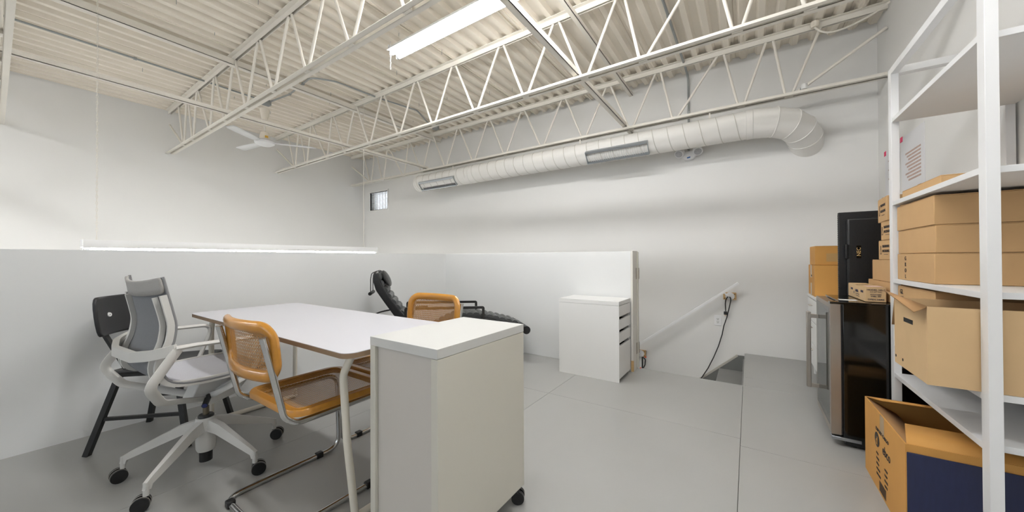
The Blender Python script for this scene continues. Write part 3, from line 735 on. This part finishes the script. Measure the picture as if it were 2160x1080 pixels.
# ---------------------------------------------------------------- office chair
def office_chair():
    t = thing('office_chair', 'light grey mesh office chair with armrests on a five star castor base', 'office chair', (-2.415, .645, 0), math.radians(5))
    prof = [(-.272, 1.0, .215), (-.268, .985, .218), (-.257, .93, .226), (-.242, .86, .234), (-.233, .80, .238), (-.241, .73, .24), (-.258, .66, .24), (-.257, .60, .24), (-.230, .55, .242), (-.175, .522, .245), (-.075, .512, .248), (.06, .512, .25), (.17, .51, .245), (.225, .50, .23), (.24, .485, .21)]
    ctl = [V(q) for q in prof]; prof = []
    for i in range(len(ctl)-1):
        p0, p1, p2, p3 = ctl[max(0, i-1)], ctl[i], ctl[i+1], ctl[min(len(ctl)-1, i+2)]
        for j in range(3):
            q = j/3; prof.append(tuple(.5*((2*p1)+(p2-p0)*q+(2*p0-5*p1+4*p2-p3)*q*q+(3*p1-p0-3*p2+p3)*q**3)))
    prof.append(tuple(ctl[-1]))
    def S(i, u, off=0):
        y, z, w = prof[i]; k = max(0, min(1, (z-.52)/.2)); return V((u*w, y+.035*k*u*u+off, z+.012*(1-k)*u*u+(.022*u*u*max(0, (z-.86)/.14))))
    us = [-1+2*k/14 for k in range(15)]
    nb = 27
    MB().grid([[S(i, u) for u in us] for i in range(0, nb+1)]).build('mesh_back', meshf, t, solid=.005, subsurf=1)
    MB().grid([[S(i, u)+V((0, 0, .002)) for u in us] for i in range(nb, len(prof))]).build('seat', seatf, t, solid=.012, subsurf=1)
    band = mat('grey_band_fabric', (170, 168, 164), .85, noise=.12, scale=200, stretch=(1, 1, 3), bump=.2, bscale=260)
    MB().grid([[S(i, u, -.006) for u in us] for i in (0, 3)]+[[V((S(6, u).x, S(6, u).y-.008, .948-.016*(1-u*u))) for u in us]]).build('top_band', band, t, solid=.013, subsurf=1)
    for s_ in (-1, 1):
        pa = [S(i, s_*.98, -.012) for i in range(6, len(prof)-3)]
        MB().sweep(pa, [(.013, -.008), (.013, .008), (-.013, .008), (-.013, -.008)], (1, 0, 0)).build('side_frame', greyp, t, bevel=0)
        pe = [S(i, s_*1.0, .002) for i in range(0, len(prof))]
        MB().tube(pe, .006, 8).build('edge_trim', mat('grey_edge_trim', (128, 128, 130), .7), t)
        pi_ = [V((S(i, s_*.78).x*(1 if i < 18 else .98), S(i, s_*.8).y-.016, S(i, 0).z)) for i in range(6, 24)]
        MB().sweep(pi_, [(.009, -.007), (.009, .007), (-.009, .007), (-.009, -.007)], (1, 0, 0)).build('inner_rib', greyp, t)
    # bow behind the lumbar
    bow = fillet([(-.305, -.205, .705), (-.25, -.27, .685), (-.12, -.305, .668), (.12, -.305, .668), (.25, -.28, .685), (.305, -.215, .705)], .12, 5)
    MB().sweep(bow, [(.012, -.022), (.012, .022), (-.012, .022), (-.012, -.022)], (0, 0, 1)).build('lumbar_bow', greyp, t)
    pr = [(.014*math.cos(a)*1.25, .010*math.sin(a)) for a in [2*math.pi*i/10 for i in range(10)]]
    pr2 = [(.010*math.cos(a), .02*math.sin(a)) for a in [2*math.pi*i/10 for i in range(10)]]
    for s_ in (-1, 1):
        arm = fillet([(s_*.300, -.215, .708), (s_*.315, -.15, .712), (s_*.315, .15, .700), (s_*.305, .08, .52), (s_*.25, .02, .47), (s_*.10, -.0, .40), (s_*.03, 0, .375)], [0, .06, .045, .1, .1, .1, 0], 6)
        MB().sweep(arm, pr, None).build('armrest', greyp, t)
        back = fillet([(s_*.305, -.21, .704), (s_*.31, -.305, .56), (s_*.25, -.25, .47), (s_*.05, -.02, .372)], [0, .05, .07, 0], 6)
        MB().sweep(back, pr2, None).build('back_support', greyp, t)
    m = MB(); m.prism([(-.085, 0), (.0, -.045), (.12, -.02), (.2, .07), (.2, .085), (-.05, .085)], (-.05, 0, .375), (0, 1, 0), (0, 0, 1), (1, 0, 0), .10); m.build('tilt_mechanism', greyp, t, bevel=.01)
    for s_ in (-1, 1): MB().bar((s_*.05, .03, .40), (s_*.12, .17, .492), .03, .025).build('seat_strut', greyp, t)
    MB().cyl((.06, -.01, .385), (.15, -.06, .37), .013, n=12).build('tilt_lever', blackp, t)
    MB().cyl((.1505, -.0603, .3699), (.152, -.061, .3696), .0105, n=12).build('lever_cap', mat('blue_cap', (40, 50, 110), .4), t)
    MB().cyl((0, 0, .22), (0, 0, .385), .014, n=16).build('gas_column', mat('dark_steel', (120, 112, 98), .3, 1), t)
    MB().lathe([(.03, .275), (.034, .27), (.034, .262), (.001, .262)]).build('hub_collar', blackp, t)
    MB().lathe([(.042, .262), (.046, .235), (.042, .10), (.036, .085), (.001, .085)]).build('hub', greyp, t)
    MB().cyl((0, 0, .03), (0, 0, .09), .028, n=16).build('hub_tip', blackp, t)
    for k in range(5):
        a = math.radians(20+72*k-5); d = V((math.cos(a), math.sin(a), 0)); s2 = V((-d.y, d.x, 0))
        pth = [d*.02+V((0, 0, .232)), d*.10+V((0, 0, .214)), d*.30+V((0, 0, .125)), d*.325+V((0, 0, .112)), d*.332+V((0, 0, .085))]
        MB().sweep(pth, [(-.022, -.028), (.022, -.028), (.014, .02), (-.014, .02)], (0, 0, 1), scale=[1.15, 1, .62, .58, .5]).build('base_leg', greyp, t, bevel=0)
        MB().cyl(d*.33+V((0, 0, .06)), d*.33+V((0, 0, .118)), .011, n=10).build('castor_stem', greyp, t)
        q = d*.33; ca = a+[.9, -.7, 1.1, .6, -1][k]; c = MB(); cd = V((math.cos(ca), math.sin(ca), 0)); cs = V((-cd.y, cd.x, 0)); e = q+cd*.016
        for sg in (-1, 1): c.cyl(e+cs*sg*.006+V((0, 0, .031)), e+cs*sg*.024+V((0, 0, .031)), .031, n=22)
        w_ = c.build('castor', blackp, t)
        r_ = MB()
        for sg in (-1, 1): r_.tube([e+cs*sg*.0105+V((0, 0, .031))+cd*.0305*math.cos(g)+V((0, 0, .0305*math.sin(g))) for g in [2*math.pi*i/20 for i in range(20)]], .002, 5, closed=True)
        r_.build('castor_ring', mat('castor_ring_grey', (150, 146, 138), .5), w_)
        MB().cyl(q+V((0, 0, .04)), q+V((0, 0, .066)), .009, n=10).build('castor_fork', blackp, w_)
office_chair()

# ---------------------------------------------------------------- black ply chair
def ply_chair():
    t = thing('plywood_chair', 'black plywood chair with round screws, at the left beside the office chair', 'chair', (-3.06, .63, 0), math.radians(-45))
    rows = []
    for z, w in ((.66, .2), (.68, .215), (.78, .22), (.865, .215), (.885, .2)):
        rows.append([(u*w, -.215-.12*(z-.66)-.045*(1-u*u)+.02, z) for u in [-1+2*k/12 for k in range(13)]])
    b = MB().grid(rows).build('backrest', blackw, t, solid=.014, subsurf=1)
    for x in (-.1, .1):
        MB().cyl((x, -.240, .775), (x, -.231, .776), .015, .012, 18).build('back_screw', lam, b)
        MB().cyl((x, -.2312, .776), (x, -.2305, .776), .005, n=6).build('screw_socket', galv, b)
    rows = []
    for y, w in ((-.19, .19), (-.17, .2), (0, .21), (.17, .22), (.2, .2)):
        rows.append([(u*w, y, .45+.012*u*u-.01*(y < -.1)) for u in [-1+2*k/10 for k in range(11)]])
    MB().grid(rows).build('seat', blackw, t, solid=.014, subsurf=1)
    for s_ in (-1, 1):
        MB().bar((s_*.15, -.14, .44), (s_*.215, -.25, .0), .026, .026, (0, 1, 0)).build('leg', blackm, t)
        MB().bar((s_*.16, .15, .44), (s_*.215, .24, .0), .026, .026, (0, 1, 0)).build('leg', blackm, t)
        MB().bar((s_*.12, -.12, .43), (s_*.12, -.262, .70), .024, .016, (0, 1, 0)).build('back_post', blackm, t)
        MB().bar((s_*.186, -.20, .19), (s_*.19, .195, .19), .018, .018).build('side_stretcher', blackm, t)
    MB().bar((-.17, 0, .43), (.17, 0, .43), .3, .02).build('seat_frame', blackm, t)
    MB().bar((-.168, .17, .34), (.168, .17, .34), .018, .018).build('cross_stretcher', blackm, t)
ply_chair()

# ---------------------------------------------------------------- lounge chair
def lounge():
    t = thing('lounge_chair', 'black leather reclining lounge chair behind the table, by the half walls', 'lounge chair', (-2.931, 2.004, 0), math.radians(48.5))
    W = .42
    def mp(x, z):
        s_ = x+1.31; s_ = s_/(.968+.0758*(1.31-s_)); return (s_, 1.1-(1.1-z)*(1+.076*s_))
    top_ = [(-1.262, .965), (-1.228, .863), (-1.18, .77), (-1.10, .665), (-1.013, .555), (-.93, .45), (-.86, .405), (-.74, .43), (-.58, .515), (-.45, .565), (-.34, .57), (-.18, .545), (-.05, .515), (.06, .487), (.12, .455)]
    # side panels of the backrest (padded leather edge)
    back_poly = [(-1.263, .972), (-1.29, .978), (-1.31, .95), (-1.31, .89), (-1.281, .80), (-1.20, .685), (-1.116, .57), (-1.03, .46), (-.95, .36), (-.84, .33), (-.80, .37), (-.86, .415), (-.93, .455), (-1.013, .564), (-1.10, .67), (-1.18, .775), (-1.228, .865)]
    seat_poly = [(-.84, .33), (-.66, .37), (-.48, .47), (-.36, .50), (-.18, .475), (.06, .41), (.13, .40), (.13, .44), (.06, .47), (-.05, .50), (-.18, .53), (-.34, .555), (-.45, .55), (-.58, .50), (-.74, .41), (-.80, .37)]
    top_ = [mp(*q) for q in top_]; back_poly = [mp(*q) for q in back_poly]; seat_poly = [mp(*q) for q in seat_poly]; ox = 1.31
    for y in (0, W-.05):
        MB().prism(back_poly, (0, y, 0), (1, 0, 0), (0, 0, 1), (0, 1, 0), .05).build('back_side_pad', leather, t, bevel=.012)
        MB().prism(seat_poly, (0, y, 0), (1, 0, 0), (0, 0, 1), (0, 1, 0), .05).build('seat_side_pad', leather, t, bevel=.008)
    # tufted channels across
    P = [V((x, 0, z)) for x, z in top_]; L = [0]
    for a, b in zip(P[:-1], P[1:]): L.append(L[-1]+(b-a).length)
    def at(s_):
        for i in range(len(P)-1):
            if s_ <= L[i+1]: k = (s_-L[i])/(L[i+1]-L[i]); return P[i].lerp(P[i+1], k), (P[i+1]-P[i]).normalized()
        return P[-1], (P[-1]-P[-2]).normalized()
    n = 26
    for k in range(n):
        c, d = at((k+.5)*L[-1]/n); nn = V((-d.z, 0, d.x)); 
        if nn.z < 0: nn = -nn
        hl = L[-1]/n/2*1.08; prof = []
        o_ = MB(); A = []
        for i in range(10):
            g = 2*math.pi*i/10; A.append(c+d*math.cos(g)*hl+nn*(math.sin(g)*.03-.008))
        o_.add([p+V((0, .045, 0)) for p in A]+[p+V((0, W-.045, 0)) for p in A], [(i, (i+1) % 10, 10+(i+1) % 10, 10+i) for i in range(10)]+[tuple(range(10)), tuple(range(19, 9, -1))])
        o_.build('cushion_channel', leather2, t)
    # head pillow with strap and counterweight
    m = MB(); m.ball((0, 0, 0), .030, .165, .088, 18, 12); p = m.build('head_pillow', leather, t, loc=(ox-1.205, W/2, .905)); p.rotation_euler = (0, math.radians(-26), 0)
    for y in (.12, .30):
        MB().tube(fillet([(ox-1.24, y, .965), (ox-1.28, y, .985), (ox-1.335, y, .96), (ox-1.345, y, .90), (ox-1.345, y, .78)], .03), .004, 6).build('pillow_strap', blackm, t)
    MB().cyl((ox-1.345, .08, .765), (ox-1.345, .34, .765), .017, n=14).build('counterweight', blackm, t)
    fx, fz = mp(.135, .425); MB().cyl((fx, .0, fz), (fx, W, fz), .042, n=18).build('foot_roll', leather, t)
    for y in (-.03, W+.03):
        pts = [mp(*q) for q in ((-1.0, .43), (-1.0, .635), (-.277, .645), (-.277, .45), (-.5, .36))]
        MB().sweep(fillet([(x, y, z) for x, z in pts], .008, 3), [(-.012, -.014), (.012, -.014), (.012, .014), (-.012, .014)], (0, 1, 0)).build('armrest', blackm, t)
        MB().tube(fillet([(ox-.95, y, .40), (ox-1.1, y, .03), (ox-.95, y, .0125), (ox-.2, y, .0125), (ox-.3, y, .1), (ox-.5, y, .36)], .06), .0125, 8).build('base_frame', blackm, t)
    for x in (-.95, -.3): MB().cyl((ox+x, -.03, .0125), (ox+x, W+.03, .0125), .0125, n=10).build('cross_bar', blackm, t)
    hoop = [(ox-1.35+.55*(1-math.cos(math.pi*i/20)), W+.01, .50+.08*math.sin(math.pi*i/20)) for i in range(11)]
    MB().tube(hoop, .008, 8).build('rear_hoop', blackm, t)
lounge()

# ---------------------------------------------------------------- wine fridge
def fridge():
    t = thing('wine_fridge', 'black wine fridge with steel framed glass door and long handle', 'fridge', (.70, 3.015, 0))
    x0, x1, y0, y1, zt = -.25, .33, -.255, .255, .84
    bx('cabinet', gloss_black, t, x0, x1, y0, y1, .035, zt-.006, .004)
    bx('top_panel', gloss_black, t, x0-.004, x1, y0-.003, y1+.003, zt-.012, zt-.002, .002)
    bx('hinge_cover', gloss_black, t, x0-.055, x0+.12, y0-.004, y0+.05, zt-.014, zt-.0005, .002)
    d0 = x0-.056
    door = bx('door', steel, t, d0+.002, x0-.008, y0+.0, y1, .065, .13, .002)
    bx('door_rail', steel, door, d0+.002, x0-.008, y0, y1, .775, zt-.013, .002)
    bx('door_stile', steel, door, d0+.002, x0-.008, y0, y0+.052, .128, .777, .001)
    bx('door_stile', steel, door, d0+.002, x0-.008, y1-.052, y1, .128, .777, .001)
    bx('gasket', blackp, t, x0-.008, x0, y0+.005, y1-.005, .07, zt-.02, .001)
    bx('door_glass', doorglass, door, d0, d0+.004, y0+.036, y1-.036, .105, .80, .0005)
    bx('glass_backing', mat('door_inside', (120, 128, 126), .2), door, d0+.012, x0-.012, y0+.05, y1-.05, .128, .777, 0)
    h = bx('handle', steel, door, d0-.065, d0-.04, y1-.115, y1-.09, .205, .725, .004)
    for z in (.22, .695): bx('handle_post', steel, h, d0-.042, d0, y1-.112, y1-.093, z-.012, z+.012, .001)
    bx('base_plinth', blackp, t, x0+.01, x1, y0+.01, y1-.01, .012, .035, .002)
    bx('bottom_hinge', alu, t, d0+.004, x0+.075, y0-.006, y0+.045, .038, .056, .002)
    for sx in (x0+.05, x1-.05):
        for sy in (y0+.05, y1-.05): MB().cyl((sx, sy, 0), (sx, sy, .014), .018, n=12).build('foot', blackp, t)
    bx('white_sticker', paper, t, x0+.01, x0+.09, -.12, -.06, zt-.002, zt-.0012, 0)
fridge()

# ---------------------------------------------------------------- cardboard boxes
def carton(name, label, x0, x1, y0, y1, z0, z1, m=card, rz=0, group='closed cardboard boxes', seam=True):
    cx, cy = (x0+x1)/2, (y0+y1)/2; t = thing(name, label, 'box', (cx, cy, z0), rz, group)
    w, d, h = (x1-x0)/2, (y1-y0)/2, z1-z0
    bx('carton_body', m, t, -w, w, -d, d, 0, h-.003, .003)
    for s_ in (-1, 1):
        a, b = sorted((s_*.001, s_*d)); bx('top_flap', m, t, -w+.001, w-.001, a, b, h-.003, h, .0008)
    if seam: bx('tape_strip', tape, t, -w-.0006, w, -.022, .022, h, h+.0005, 0)
    return t
FX = (-1, 0, 0)
def sustain(t, x0, d, h, s=1.0, yo=0):
    # lettering on the face that looks towards -x; reading direction runs towards -y
    R = (0, -1, 0); U = (0, 0, 1); X = x0
    text('SUSTAINABLE', .022*s, ink, t, (X, -.02*s+yo, h*.68), R, U, sx=.95); text('PACKAGING', .022*s, ink, t, (X, -.02*s+yo, h*.44), R, U, sx=1.0)
    bx('small_print', ink, t, X-.0016, X-.0004, -.055*s+yo, .015*s+yo, h*.27-.0012, h*.27+.0012, 0)
    m = MB(); q = [(-.010, -.03), (.010, -.03), (.012, -.008), (.005, .008), (.005, .03), (-.005, .03), (-.005, .008), (-.012, -.008)]
    m.sweep([V((X-.0006, .078*s+yo-a*s, h*.5+b*s*h/.13)) for a, b in q], [(-.0012, -.0005), (.0012, -.0005), (.0012, .0005), (-.0012, .0005)], (1, 0, 0), closed=True)
    m.tube([V((X-.0006, .084*s+yo, h*.32)), V((X-.0006, .072*s+yo, h*.32))], .001, 4); m.build('bottle_icon', ink, t)
def boxes():
    g = 'cardboard boxes stacked on the fridge'
    t = carton('cardboard_box', 'small box lettered MODEL HS-2 lying on the fridge', .562, .648, 2.84, 3.26, .8395, .926, card3, 0, g)
    R = (1, 0, 0); U = (0, 0, 1); F = -.21
    for s_, z, sz, sx in (('MODEL HS-2', .070, .0135, 1.0), ('(14 3/4" O/L)', .058, .008, 1.15), ('STAINLESS', .043, .0095, 1.05), ('STEEL 304', .0325, .0095, 1.05), ('OPEN HERE', .015, .0125, 1.05)):
        text(s_, sz, inkb, t, (.0, F, z), R, U, sx=sx)
    R = (0, -1, 0)
    text('FRAGILE', .019, inkb, t, (-.043, .105, .055), R, U, sx=.8); text('FRAGILE', .019, inkb, t, (-.043, -.14, .055), R, U, sx=.8)
    text('MOTELA', .022, inkb, t, (-.043, -.02, .05), R, U, sx=.8); bx('small_print', inkb, t, -.0446, -.0434, -.075, .01, .031, .0335, 0); bx('small_print', inkb, t, -.0446, -.0434, -.075, -.0, .019, .021, 0)
    MB().lathe([(.008, 0), (.008, .0006), (.001, .0007)], (-.0432, .055, .036), 'x', 12).build('round_mark', inkb, t)
    bx('shipping_label', mat('pink_label', (226, 196, 190), .6, noise=.1, scale=60), t, -.03, .035, -.19, -.10, .0873, .0878, 0)
    carton('cardboard_box', 'lowest box of the stack on the fridge, behind the HS-2 box', .662, .96, 2.79, 3.27, .8395, .955, card, 0, g)
    carton('cardboard_box', 'plain box second from the bottom of the stack on the fridge', .660, .95, 2.80, 3.165, .956, 1.083, card, 0, g)
    for lb, a, b, y1, dy, rz in (('lettered box third from the bottom of the fridge stack', 1.084, 1.198, 3.04, 2.80, 0), ('lettered box second from the top of the fridge stack', 1.199, 1.308, 2.99, 2.79, .0), ('lettered tilted top box of the fridge stack, near the wall papers', 1.309, 1.450, 3.07, 2.835, -.06)):
        t = carton('cardboard_box', lb, .662, .96, dy, y1, a, b, card, rz, g); sustain(t, -.149, 0, b-a, .95, -.0)
    # boxes on the dresser
    g2 = 'cardboard boxes on the low dresser'
    t = carton('cardboard_box', 'wide orange-brown box on the low dresser', .475, .80, 4.0, 4.36, .756, 1.03, card2, 0, g2, False)
    bx('corner_tape', tape, t, -.1632, -.1624, -.02, .05, .16, .274, 0); bx('corner_tape', tape, t, -.1632, -.1624, -.02, .05, .0, .11, 0)
    bx('hand_hole', dark, t, -.1634, -.1622, -.03, .01, .17, .185, 0)
    t = carton('cardboard_box', 'smaller taped box on top of the wide box on the dresser', .482, .80, 4.02, 4.33, 1.0315, 1.197, card2, 0, g2, False)
    bx('tape_patch', tape, t, -.085, .06, -.1558, -.1548, .03, .10, 0)
boxes()

# ---------------------------------------------------------------- monitor
def monitor():
    t = thing('display_monitor', 'black flat display standing on end, its back towards us, on the dresser', 'monitor', (.735, 3.47, .756), 0)
    rb = bpy.data.objects.new('x', None); bpy.data.objects.remove(rb)
    w, h = .185, .672
    bx('front_bezel', blackp, t, -w, w, .02, .045, 0, h, .006)
    m = MB(); m.prism([(-w, .045), (w, .045), (w, .02), (w-.02, .0), (-w+.02, .0), (-w, .02)], (0, 0, .004), (1, 0, 0), (0, -1, 0), (0, 0, 1), h-.008); 
    sh = MB(); 
    o = [(-w+.035, -.035), (w-.0, -.035)]
    b = bx('back_shell', blackp, t, -w+.04, w-.004, -.028, .02, .06, h-.05, .012)
    hl = MB(); 
    for k in range(13):
        for j in range(22):
            x = -w+.065+k*.023+(.0115 if j % 2 else 0); z = .09+j*.0235
            if x < w-.02: hl.cyl((x, -.0285, z), (x, -.0278, z), .0022, n=6)
    v = hl.build('vent_hole', dark, b); v['kind'] = 'stuff'
    for j in range(40): bx('edge_rib', blackp, t, -w-.001, -w+.003, .02, .042, .02+j*.016, .028+j*.016, 0)
    g = bx('carry_handle', blackp, b, -w+.03, -w+.042, -.036, .0, h*.5-.005, h*.5+.10, .003)
    bx('handle_recess', dark, b, -w+.043, -w+.066, -.0284, -.02, h*.5+.0, h*.5+.095, .001)
    bx('badge_plate', gloss_black, b, -w+.088, -w+.112, -.0295, -.0275, h*.5+.0, h*.5+.09, .0005)
    text('NEC', .03, gold, b, (-w+.10, -.0295, h*.5+.045), (0, 0, 1), (-1, 0, 0), sx=1.05)
    bx('cable_cover', gloss_black, b, w-.15, w-.08, -.06, -.028, h*.5-.01, h*.5+.10, .006)
monitor()

# ---------------------------------------------------------------- shelf unit on the right
def shelf():
    x0, x1, y0, y1 = .640, 1.05, 1.80, 2.742; zt = 2.115
    t = thing('shelf_unit', 'tall white metal shelf unit against the right wall', 'shelf', ((x0+x1)/2, (y0+y1)/2, 0))
    w, d = (x1-x0)/2, (y1-y0)/2
    for sx in (-1, 1):
        for sy in (-1, 1):
            a, b = sorted((sx*w, sx*(w-.03))); c, e = sorted((sy*d, sy*(d-.045))); bx('upright', whitem, t, a, b, c, e, 0, zt, .001)
    for sx in (-1, 1):
        a, b = sorted((sx*w, sx*(w-.03))); bx('top_beam', whitem, t, a, b, -d+.045, d-.045, zt-.035, zt, .001)
    for sy in (-1, 1):
        c, e = sorted((sy*d, sy*(d-.045))); bx('end_beam', whitem, t, -w+.03, w-.03, c, e, zt-.035, zt, .001)
    for z in (.46, .625, .96, 1.375, 1.82): bx('shelf_board', whitem, t, -w+.002, w-.002, -d+.046, d-.046, z, z+.022, .001)
shelf()
def shelf_boxes():
    g = 'boxes on the white shelf unit'; y1 = 2.685; x0, x1 = .655, 1.03
    R = (0, -1, 0); U = (0, 0, 1); hx = -(x1-x0)/2
    t = carton('cardboard_box', 'brown lettered box on the shelf board behind the open box', x0, x1, 2.24, y1, .648, .95, card, 0, g)
    for k, s_ in enumerate(('GL', 'ITE', 'PK', 'CE')): text(s_, .034, ink, t, (hx, .185, .272-k*.036), R, U, ax='LEFT')
    t = carton('cardboard_box', 'brown box lettered down its side on the shelf, under two plain boxes', x0, x1, 2.24, y1, .983, 1.115, card, 0, g)
    for k, s_ in enumerate('GROL'): text(s_, .028, ink, t, (hx, .105, .108-k*.03), R, U)
    carton('cardboard_box', 'plain brown box in the middle of the three on the upper shelf board', x0+.004, x1, 2.24, y1, 1.1165, 1.235, card, 0, g)
    carton('cardboard_box', 'plain brown box on top of the three below the next shelf board', x0, x1, 2.24, y1, 1.2365, 1.362, card, 0, g)
    carton('cardboard_box', 'brown box alone on the second highest shelf board', x0+.02, x1, 2.24, y1, 1.398, 1.445, card, 0, g)
    # open box sticking out of the shelf
    t = thing('open_box', 'pale open cardboard box with handle slot sticking out of the shelf', 'box', (.70, 2.0, .648), 0, g)
    x0, x1, y0, y1, h = -.178, .28, -.15, .185, .275
    th = .004
    MB().box(x0, x0+th, y0, y1, 0, h).build('side_wall', card3, t); MB().box(x1-th, x1, y0, y1, 0, h).build('side_wall', card3, t)
    MB().box(x0+th, x1-th, y0, y0+th, 0, h).build('end_wall', card3, t); MB().box(x0+th, x1-th, y1-th, y1, 0, h).build('end_wall', card3, t)
    MB().box(x0+th, x1-th, y0+th, y1-th, 0, th).build('bottom', carddark, t)
    MB().add([(x0, y0, h), (x0, y1, h), (x0-.028, y1+.012, h+.03), (x0-.034, y0-.01, h-.02)], [(0, 1, 2, 3)]).build('flap', carddark, t, solid=.004)
    MB().add([(x0, y1, h), (x1, y1, h), (x1, y1+.035, h-.12), (x0, y1+.035, h-.12)], [(0, 1, 2, 3)]).build('flap', carddark, t, solid=.004)
    bx('hand_slot', dark, t, x0-.0008, x0+.001, -.02, .075, .19, .207, 0)
    for y in (.12, .04): MB().cyl((x0-.0008, y+.05, .03), (x0+.001, y+.05, .03), .006, n=10).build('fixing_hole', dark, t)
shelf_boxes()
def debco():
    t = thing('shipping_carton', 'open orange-brown shipping carton on the floor in front of the shelf', 'box', (.735, 2.275, 0))
    x0, x1, y0, y1, h, th = -.235, .235, -.285, .285, .372, .005
    MB().box(x0, x0+th, y0, y1, 0, h).build('side_wall', card2, t); MB().box(x1-th, x1, y0, y1, 0, h).build('side_wall', card2, t)
    MB().box(x0+th, x1-th, y0+.004, y0+.004+th, 0, h).build('end_wall', card2, t); MB().box(x0+th, x1-th, y1-th, y1, 0, h).build('end_wall', card2, t)
    MB().box(x0+th, x1-th, y0+.01, y1-th, .002, .007).build('bottom', carddark, t)
    bx('blue_wrap', navy, t, x0+.004, x1, y0-.002, y0+.0035, .0, h-.03, .001)
    def flap(a, b, c, d, m=card2): MB().add([a, b, c, d], [(0, 1, 2, 3)]).build('flap', m, t, solid=.005)
    flap((x0+.004, y1-.005, h), (x1-.004, y1-.005, h), (x1-.004, y1-.14, h+.035), (x0+.03, y1-.14, h+.03))
    flap((x0+.006, y0+.008, h), (x1-.006, y0+.008, h), (x1-.006, y0+.20, h+.012), (x0+.05, y0+.20, h+.012))
    flap((x0+.004, y0+.03, h-.002), (x0+.004, y1-.03, h-.002), (x0+.10, y1-.06, h-.05), (x0+.10, y0+.06, h-.05), carddark)
    bx('tape_patch', tape, t, x0-.0007, x0, -.03, .03, h-.085, h-.0, 0)
    R = (0, -1, 0); U = (0, 0, 1); X = x0-.0008
    def T(s_, y, z, sz, sx=1, ax='CENTER'): text(s_, sz, ink, t, (X+.0008, y, z), R, U, sx=sx, ax=ax)
    T('EXPORT CARGO', .0, .285, .022, 1.1)
    T('ebco', -.06, .225, .06, .9)
    m = MB(); m.lathe([(.034, 0), (.034, .0006), (.02, .0007)], (X-.0006, .075, .235), 'x', 24); m.build('round_logo', ink, t)
    text('d', .055, card2, t, (X-.0012, .07, .232), R, U)
    for k, (a, b) in enumerate((('P.O.#', ''), ('MODEL', ': AC500'), ('ITEM #', ': LA007'), ('COLOUR', ': BLACK'), ('QUANTITY', ': 12PCS'))):
        z = .172-k*.024; T(a, .085, z, .014, .9, 'LEFT'); 
        if b: T(b, -.03, z, .014, .95, 'LEFT')
    for k in range(16):
        y = .045-k*.006; bx('barcode_line', ink, t, x0-.0006, x0, y-.0014-.0008*(k % 3 == 0), y+.001, .012, .058, 0)
debco()
def papers():
    for lb, ya, yb, z0, z1 in (('white printed sheet taped with pink tape on the right wall by the corner', 4.25, 4.62, 1.66, 2.06), ('white printed sheet with pink tape on the right wall behind the shelf', 3.75, 4.205, 1.62, 2.075)):
        t = thing('wall_paper_sheet', lb, 'poster', (XR, (ya+yb)/2, z0), 0, 'sheets taped to the right wall'); d = (yb-ya)/2; h = z1-z0
        bx('sheet', paper, t, -.004, -.001, -d, d, 0, h, 0)
        bx('corner_tape', pink, t, -.006, -.004, d-.03, d+.02, h-.03, h+.012, 0)
        for k in range(9): bx('printed_line', print_, t, -.0046, -.004, -d+.06, d-.15+.03*(k % 3), .08+k*.027, .094+k*.027, 0)
papers()
